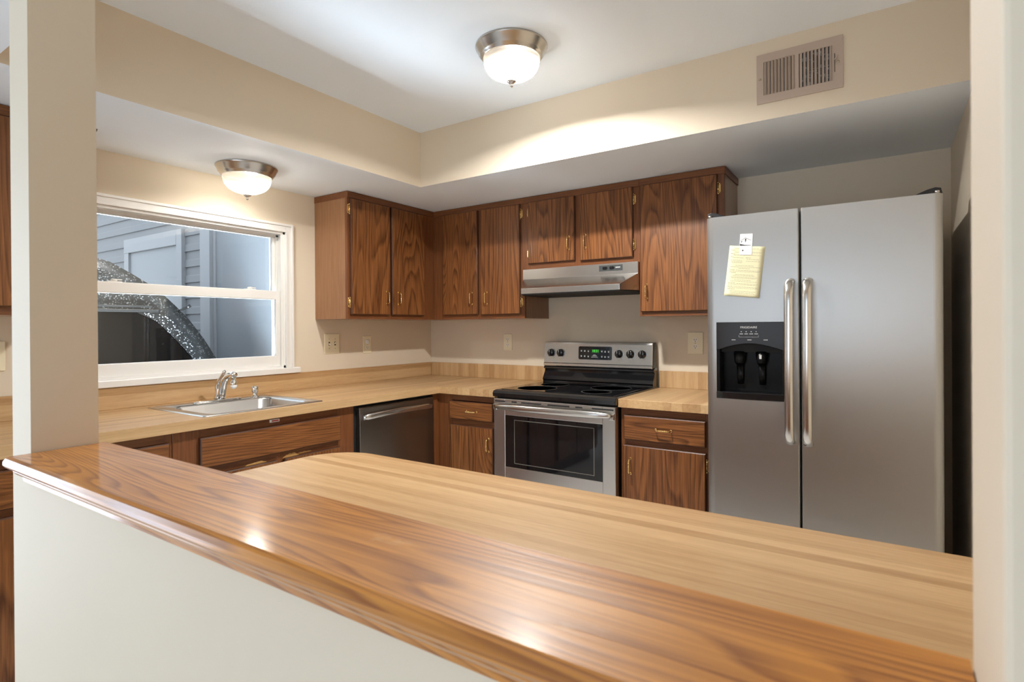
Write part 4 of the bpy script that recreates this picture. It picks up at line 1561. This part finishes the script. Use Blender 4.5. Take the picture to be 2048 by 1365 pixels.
obj('duct_foil', b, W['foil'], vr)
for (x0, x1), s in ((la, 1), (lb, -1)):
    for k in range(9):
        xc = x0 + (k + 0.5) * (x1 - x0) / 9
        b = bmesh.new()
        w = 0.0040
        p = [(xc - s * w, SY - 0.009), (xc - s * w + 0.0012, SY - 0.009), (xc + s * w + 0.0012, SY - 0.0018), (xc + s * w, SY - 0.0018)]
        prism(b, p, 'z', lz0 - 0.001, lz1 + 0.001)
        obj('louver', b, W['vent'], vr)
for x in (2.560, 2.832):
    b = bmesh.new()
    lathe(b, [(0.005, 0.0), (0.005, -0.001), (0.003, -0.0022)], (x, SY - 0.006, 2.268), 'y', 16)
    obj('screw', b, W['screw'], vr)
b = bmesh.new()
box(b, (2.8195, SY - 0.0064, 2.232), (2.8220, SY - 0.0058, 2.302))
obj('lever_slot', b, W['slot'], vr)
b = bmesh.new()
tube(b, [(2.821, SY - 0.005, 2.276), (2.824, SY - 0.016, 2.279), (2.832, SY - 0.024, 2.286)], [0.0022, 0.0026, 0.0030], 8)
obj('lever', b, W['vent'], vr)

# ------------------------------------------------------------------ outlets and switches
def plate_frame(side, uc, zc):
    T = fr(side)
    return lambda u_, d_, z_: T(uc + u_, d_, zc + z_)


def cover(b, Q, w, h):
    box(b, Q(-w / 2, 0.0004, -h / 2), Q(w / 2, 0.0058, h / 2), 0.0026, 3)


def receptacle(root, Q, dz, plugged=False):
    b = bmesh.new()
    n = 24
    pts = []
    for k in range(n):
        a = 2 * PI * k / n
        pts.append((0.0165 * math.cos(a), max(-0.0135, min(0.0135, 0.0168 * math.sin(a)))))
    va = [b.verts.new(Q(p[0], 0.0050, dz + p[1])) for p in pts]
    vb = [b.verts.new(Q(p[0], 0.0068, dz + p[1])) for p in pts]
    b.faces.new(va)
    b.faces.new(vb)
    for i in range(n):
        j = (i + 1) % n
        b.faces.new((va[i], va[j], vb[j], vb[i]))
    bmesh.ops.recalc_face_normals(b, faces=b.faces)
    r = obj('receptacle', b, W['ivory_hi'], root)
    if plugged:
        b = bmesh.new()
        c0 = [Q(0, 0.0066, dz), Q(0, 0.012, dz), Q(0, 0.0135, dz)]
        tube(b, c0, [0.0165, 0.0165, 0.012], 20)
        obj('plug_cap', b, W['white_pl'], root, label='round white safety cap')
        return
    b = bmesh.new()
    for u_, h in ((-0.0062, 0.0042), (0.0062, 0.0036)):
        box(b, Q(u_ - 0.0013, 0.0064, dz + 0.002 - h), Q(u_ + 0.0013, 0.0071, dz + 0.002 + h))
    tube(b, [Q(0, 0.0064, dz - 0.0082), Q(0, 0.0071, dz - 0.0082)], 0.0025, 12)
    obj('slot', b, W['slot'], r)


def outlet(side, uc, zc, label, w=0.072, h=0.116, plugged=False):
    Q = plate_frame(side, uc, zc)
    root = thing('wall_outlet', label, 'outlet', Q(0, 0, 0), 'ivory wall outlets')
    b = bmesh.new()
    cover(b, Q, w, h)
    obj('cover_plate', b, W['ivory'], root)
    receptacle(root, Q, 0.0195, plugged)
    receptacle(root, Q, -0.0195)
    b = bmesh.new()
    tube(b, [Q(0, 0.0054, 0), Q(0, 0.0066, 0), Q(0, 0.0070, 0)], [0.0030, 0.0030, 0.0015], 12)
    obj('screw', b, W['screw'], root)
    return root


outlet('back', 0.733, 1.1765, 'ivory outlet on the back wall, left of the range')
outlet('back', 2.053, 1.182, 'oversized ivory outlet on the back wall beside the refrigerator', 0.089, 0.128)
outlet('left', -0.654, 1.170, 'ivory outlet with a round white cap, under the corner cabinet', 0.074, 0.118, True)


def switches(side, uc, zc, label, w, h, toggles):
    Q = plate_frame(side, uc, zc)
    root = thing('switch_plate', label, 'light switch', Q(0, 0, 0))
    b = bmesh.new()
    cover(b, Q, w, h)
    obj('cover_plate', b, W['ivory'], root)
    for u_, s in toggles:
        b = bmesh.new()
        box(b, Q(u_ - 0.0052, 0.0052, -0.012), Q(u_ + 0.0052, 0.0064, 0.012), 0.0005, 1)
        t = obj('toggle_slot', b, W['slot'], root)
        b = bmesh.new()
        tube(b, [Q(u_, 0.004, 0), Q(u_, 0.010, s * 0.004), Q(u_, 0.0165, s * 0.0085)], [0.0052, 0.0044, 0.0036], 10)
        obj('toggle', b, W['ivory_hi'], root)
        for k in (-1, 1):
            b = bmesh.new()
            tube(b, [Q(u_, 0.0054, k * 0.030), Q(u_, 0.0064, k * 0.030), Q(u_, 0.0068, k * 0.030)], [0.0030, 0.0030, 0.0015], 12)
            obj('screw', b, W['screw'], root)


switches('left', -0.949, 1.1835, 'ivory double toggle switch plate between window and corner cabinet', 0.116, 0.128, ((-0.023, -1), (0.023, 1)))
switches('left', -2.600, 1.178, 'ivory switch plate at the left edge, below the cut-off cabinet', 0.078, 0.120, ((0.0, 1),))
b = bmesh.new()
lathe(b, [(0.010, 0.0), (0.010, -0.003), (0.003, -0.005)], (0.335, -2.378, ZS), n=16)
tube(b, [(0.335, -2.378, ZS - 0.003), (0.335, -2.378, ZS - 0.018), (0.341, -2.372, ZS - 0.027), (0.349, -2.364, ZS - 0.026), (0.351, -2.362, ZS - 0.018)], 0.0030, 10)
tag(obj('ceiling_hook', b, plain('brown_hook', (0.14, 0.09, 0.06), 0.4, 0.5)), 'tiny brown hook under the soffit, right at the edge of the column', 'hook')

# ------------------------------------------------------------------ outdoors
b = bmesh.new()
box(b, (-14, -14, -0.45), (-0.125, 0.6, -0.25))
o = struct('ground', b, W['ground'])
sh = thing('shed', 'grey vinyl sided building with a pale paneled door, outside the window', 'building', (-3.5, -0.3, -0.25))
SH = -0.500
pitch = 0.153
b = bmesh.new()
prof = []
z = -0.25
nb = 24
for k in range(nb):
    z0 = z + k * pitch
    prof += [(SH - 0.016, z0), (SH - 0.014, z0 + 0.004), (SH - 0.011, z0 + 0.062), (SH - 0.003, z0 + 0.076), (SH - 0.001, z0 + pitch - 0.001)]
prof += [(SH + 0.10, z + nb * pitch), (SH + 0.10, z)]
prism(b, prof, 'x', -9.0, -2.30)
obj('siding', b, W['siding'], sh)
b = bmesh.new()
TX0, TX1, TZ = -4.006, -2.752, 2.270
box(b, (TX0, SH - 0.045, -0.25), (TX0 + 0.105, SH, 2.120), 0.003)
box(b, (TX1 - 0.105, SH - 0.045, -0.25), (TX1, SH, TZ), 0.003)
box(b, (TX0, SH - 0.047, 2.120), (TX1 - 0.105, SH, TZ), 0.003)
obj('door_trim', b, W['shed_trim'], sh, label='pale flat boards framing the shed door')
b = bmesh.new()
box(b, (TX0 + 0.10, SH - 0.022, -0.25), (TX1 - 0.10, SH, 2.122))
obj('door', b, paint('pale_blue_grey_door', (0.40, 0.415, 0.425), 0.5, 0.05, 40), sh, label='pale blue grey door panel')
b = bmesh.new()
box(b, (-2.395, SH - 0.052, -0.25), (-2.225, SH, 3.4), 0.003)
box(b, (-2.225, SH - 0.020, -0.25), (-2.185, SH, 3.4), 0.002)
obj('corner_trim', b, W['shed_trim'], sh, label='pale upright corner board')
b = bmesh.new()
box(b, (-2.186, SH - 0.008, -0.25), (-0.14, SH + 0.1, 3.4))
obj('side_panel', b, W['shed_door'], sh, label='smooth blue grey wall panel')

# car parked outside the window
car = thing('car', 'dark dusty vehicle with dew-speckled glass parked right outside the window', 'car', (-2.2, -2.6, -0.25))
CX = -1.40
rear = [(-1.733, 1.764), (-1.660, 1.745), (-1.550, 1.686), (-1.423, 1.610), (-1.317, 1.530), (-1.238, 1.454), (-1.149, 1.362), (-1.035, 1.209), (-0.943, 1.058), (-0.880, 0.90), (-0.845, 0.70), (-0.86, 0.40), (-0.90, 0.10), (-1.0, 0.02)]
outl = [(-4.6, 0.02), (-4.75, 0.3), (-4.7, 0.75), (-4.3, 0.86), (-3.7, 0.92), (-3.1, 1.55), (-2.7, 1.745), (-2.3, 1.80), (-1.95, 1.792)] + rear
b = bmesh.new()


def shift(pts, k):
    """pull the outline in towards its middle for the tumblehome of the sides"""
    cyy, czz = -2.4, 0.8
    return [(cyy + (y - cyy) * k, czz + (z_ - czz) * k) for y, z_ in pts]


rings_ = []
for x, k in ((CX - 0.02, 0.90), (CX, 0.9999), (CX - 0.35, 1.012), (CX - 1.45, 1.012), (CX - 1.78, 0.9999), (CX - 1.80, 0.90)):
    rings_.append([b.verts.new((x, y, z_)) for y, z_ in shift(outl, k)])
rings_[0] = rings_[0]
for a, c in zip(rings_, rings_[1:]):
    for i in range(len(a)):
        j = (i + 1) % len(a)
        b.faces.new((a[i], a[j], c[j], c[i])).smooth = True
b.faces.new(rings_[0])
b.faces.new(rings_[-1])
bmesh.ops.recalc_face_normals(b, faces=b.faces)
obj('body', b, W['car'], car, label='dusty dark car body')
b = bmesh.new()
gls = [(-3.0, 0.98), (-3.0, 1.405), (-1.500, 1.405), (-1.380, 1.345), (-1.250, 1.205), (-1.130, 1.060), (-1.100, 0.98)]
prism(b, gls, 'x', CX - 0.012, CX + 0.006)
obj('side_window', b, W['car_glass'], car, label='nearly black side window')
b = bmesh.new()
dw_ = [(-1.495, 1.400), (-1.340, 1.400), (-1.262, 1.340), (-1.140, 1.190), (-1.035, 1.040), (-1.020, 0.98), (-1.090, 0.98), (-1.125, 1.065), (-1.245, 1.210), (-1.375, 1.345)]
prism(b, dw_, 'x', CX + 0.004, CX + 0.009)
obj('dew_band', b, W['dew'], car, label='band of dew along the glass edge')
b = bmesh.new()
box(b, (CX, -3.0, 1.405), (CX + 0.010, -1.360, 1.425), 0.003)
box(b, (CX, -3.0, 1.440), (CX + 0.006, -1.400, 1.452), 0.002)
obj('window_trim', b, W['rubber'], car)
b = bmesh.new()
prism(b, [(-1.218, 1.410), (-1.210, 1.430), (-1.140, 1.472), (-1.128, 1.452)], 'x', CX - 0.01, CX + 0.006, bev=0.001)
tab = obj('bracket', b, W['rubber'], car, label='dark tab sticking out beyond the body')
b = bmesh.new()
lathe(b, [(0.006, 0.0), (0.006, 0.001), (0.001, 0.001)], (CX + 0.006, -1.152, 1.452), 'x', 12)
obj('bolt', b, W['nickel'], tab)
for y in (-3.95, -1.55):
    for x in (CX - 0.10, CX - 1.70):
        b = bmesh.new()
        lathe(b, [(0.05, -0.09), (0.30, -0.09), (0.33, -0.05), (0.33, 0.05), (0.30, 0.09), (0.05, 0.09)], (x, y, 0.08), 'x', 32)
        obj('wheel', b, W['rubber'], car)
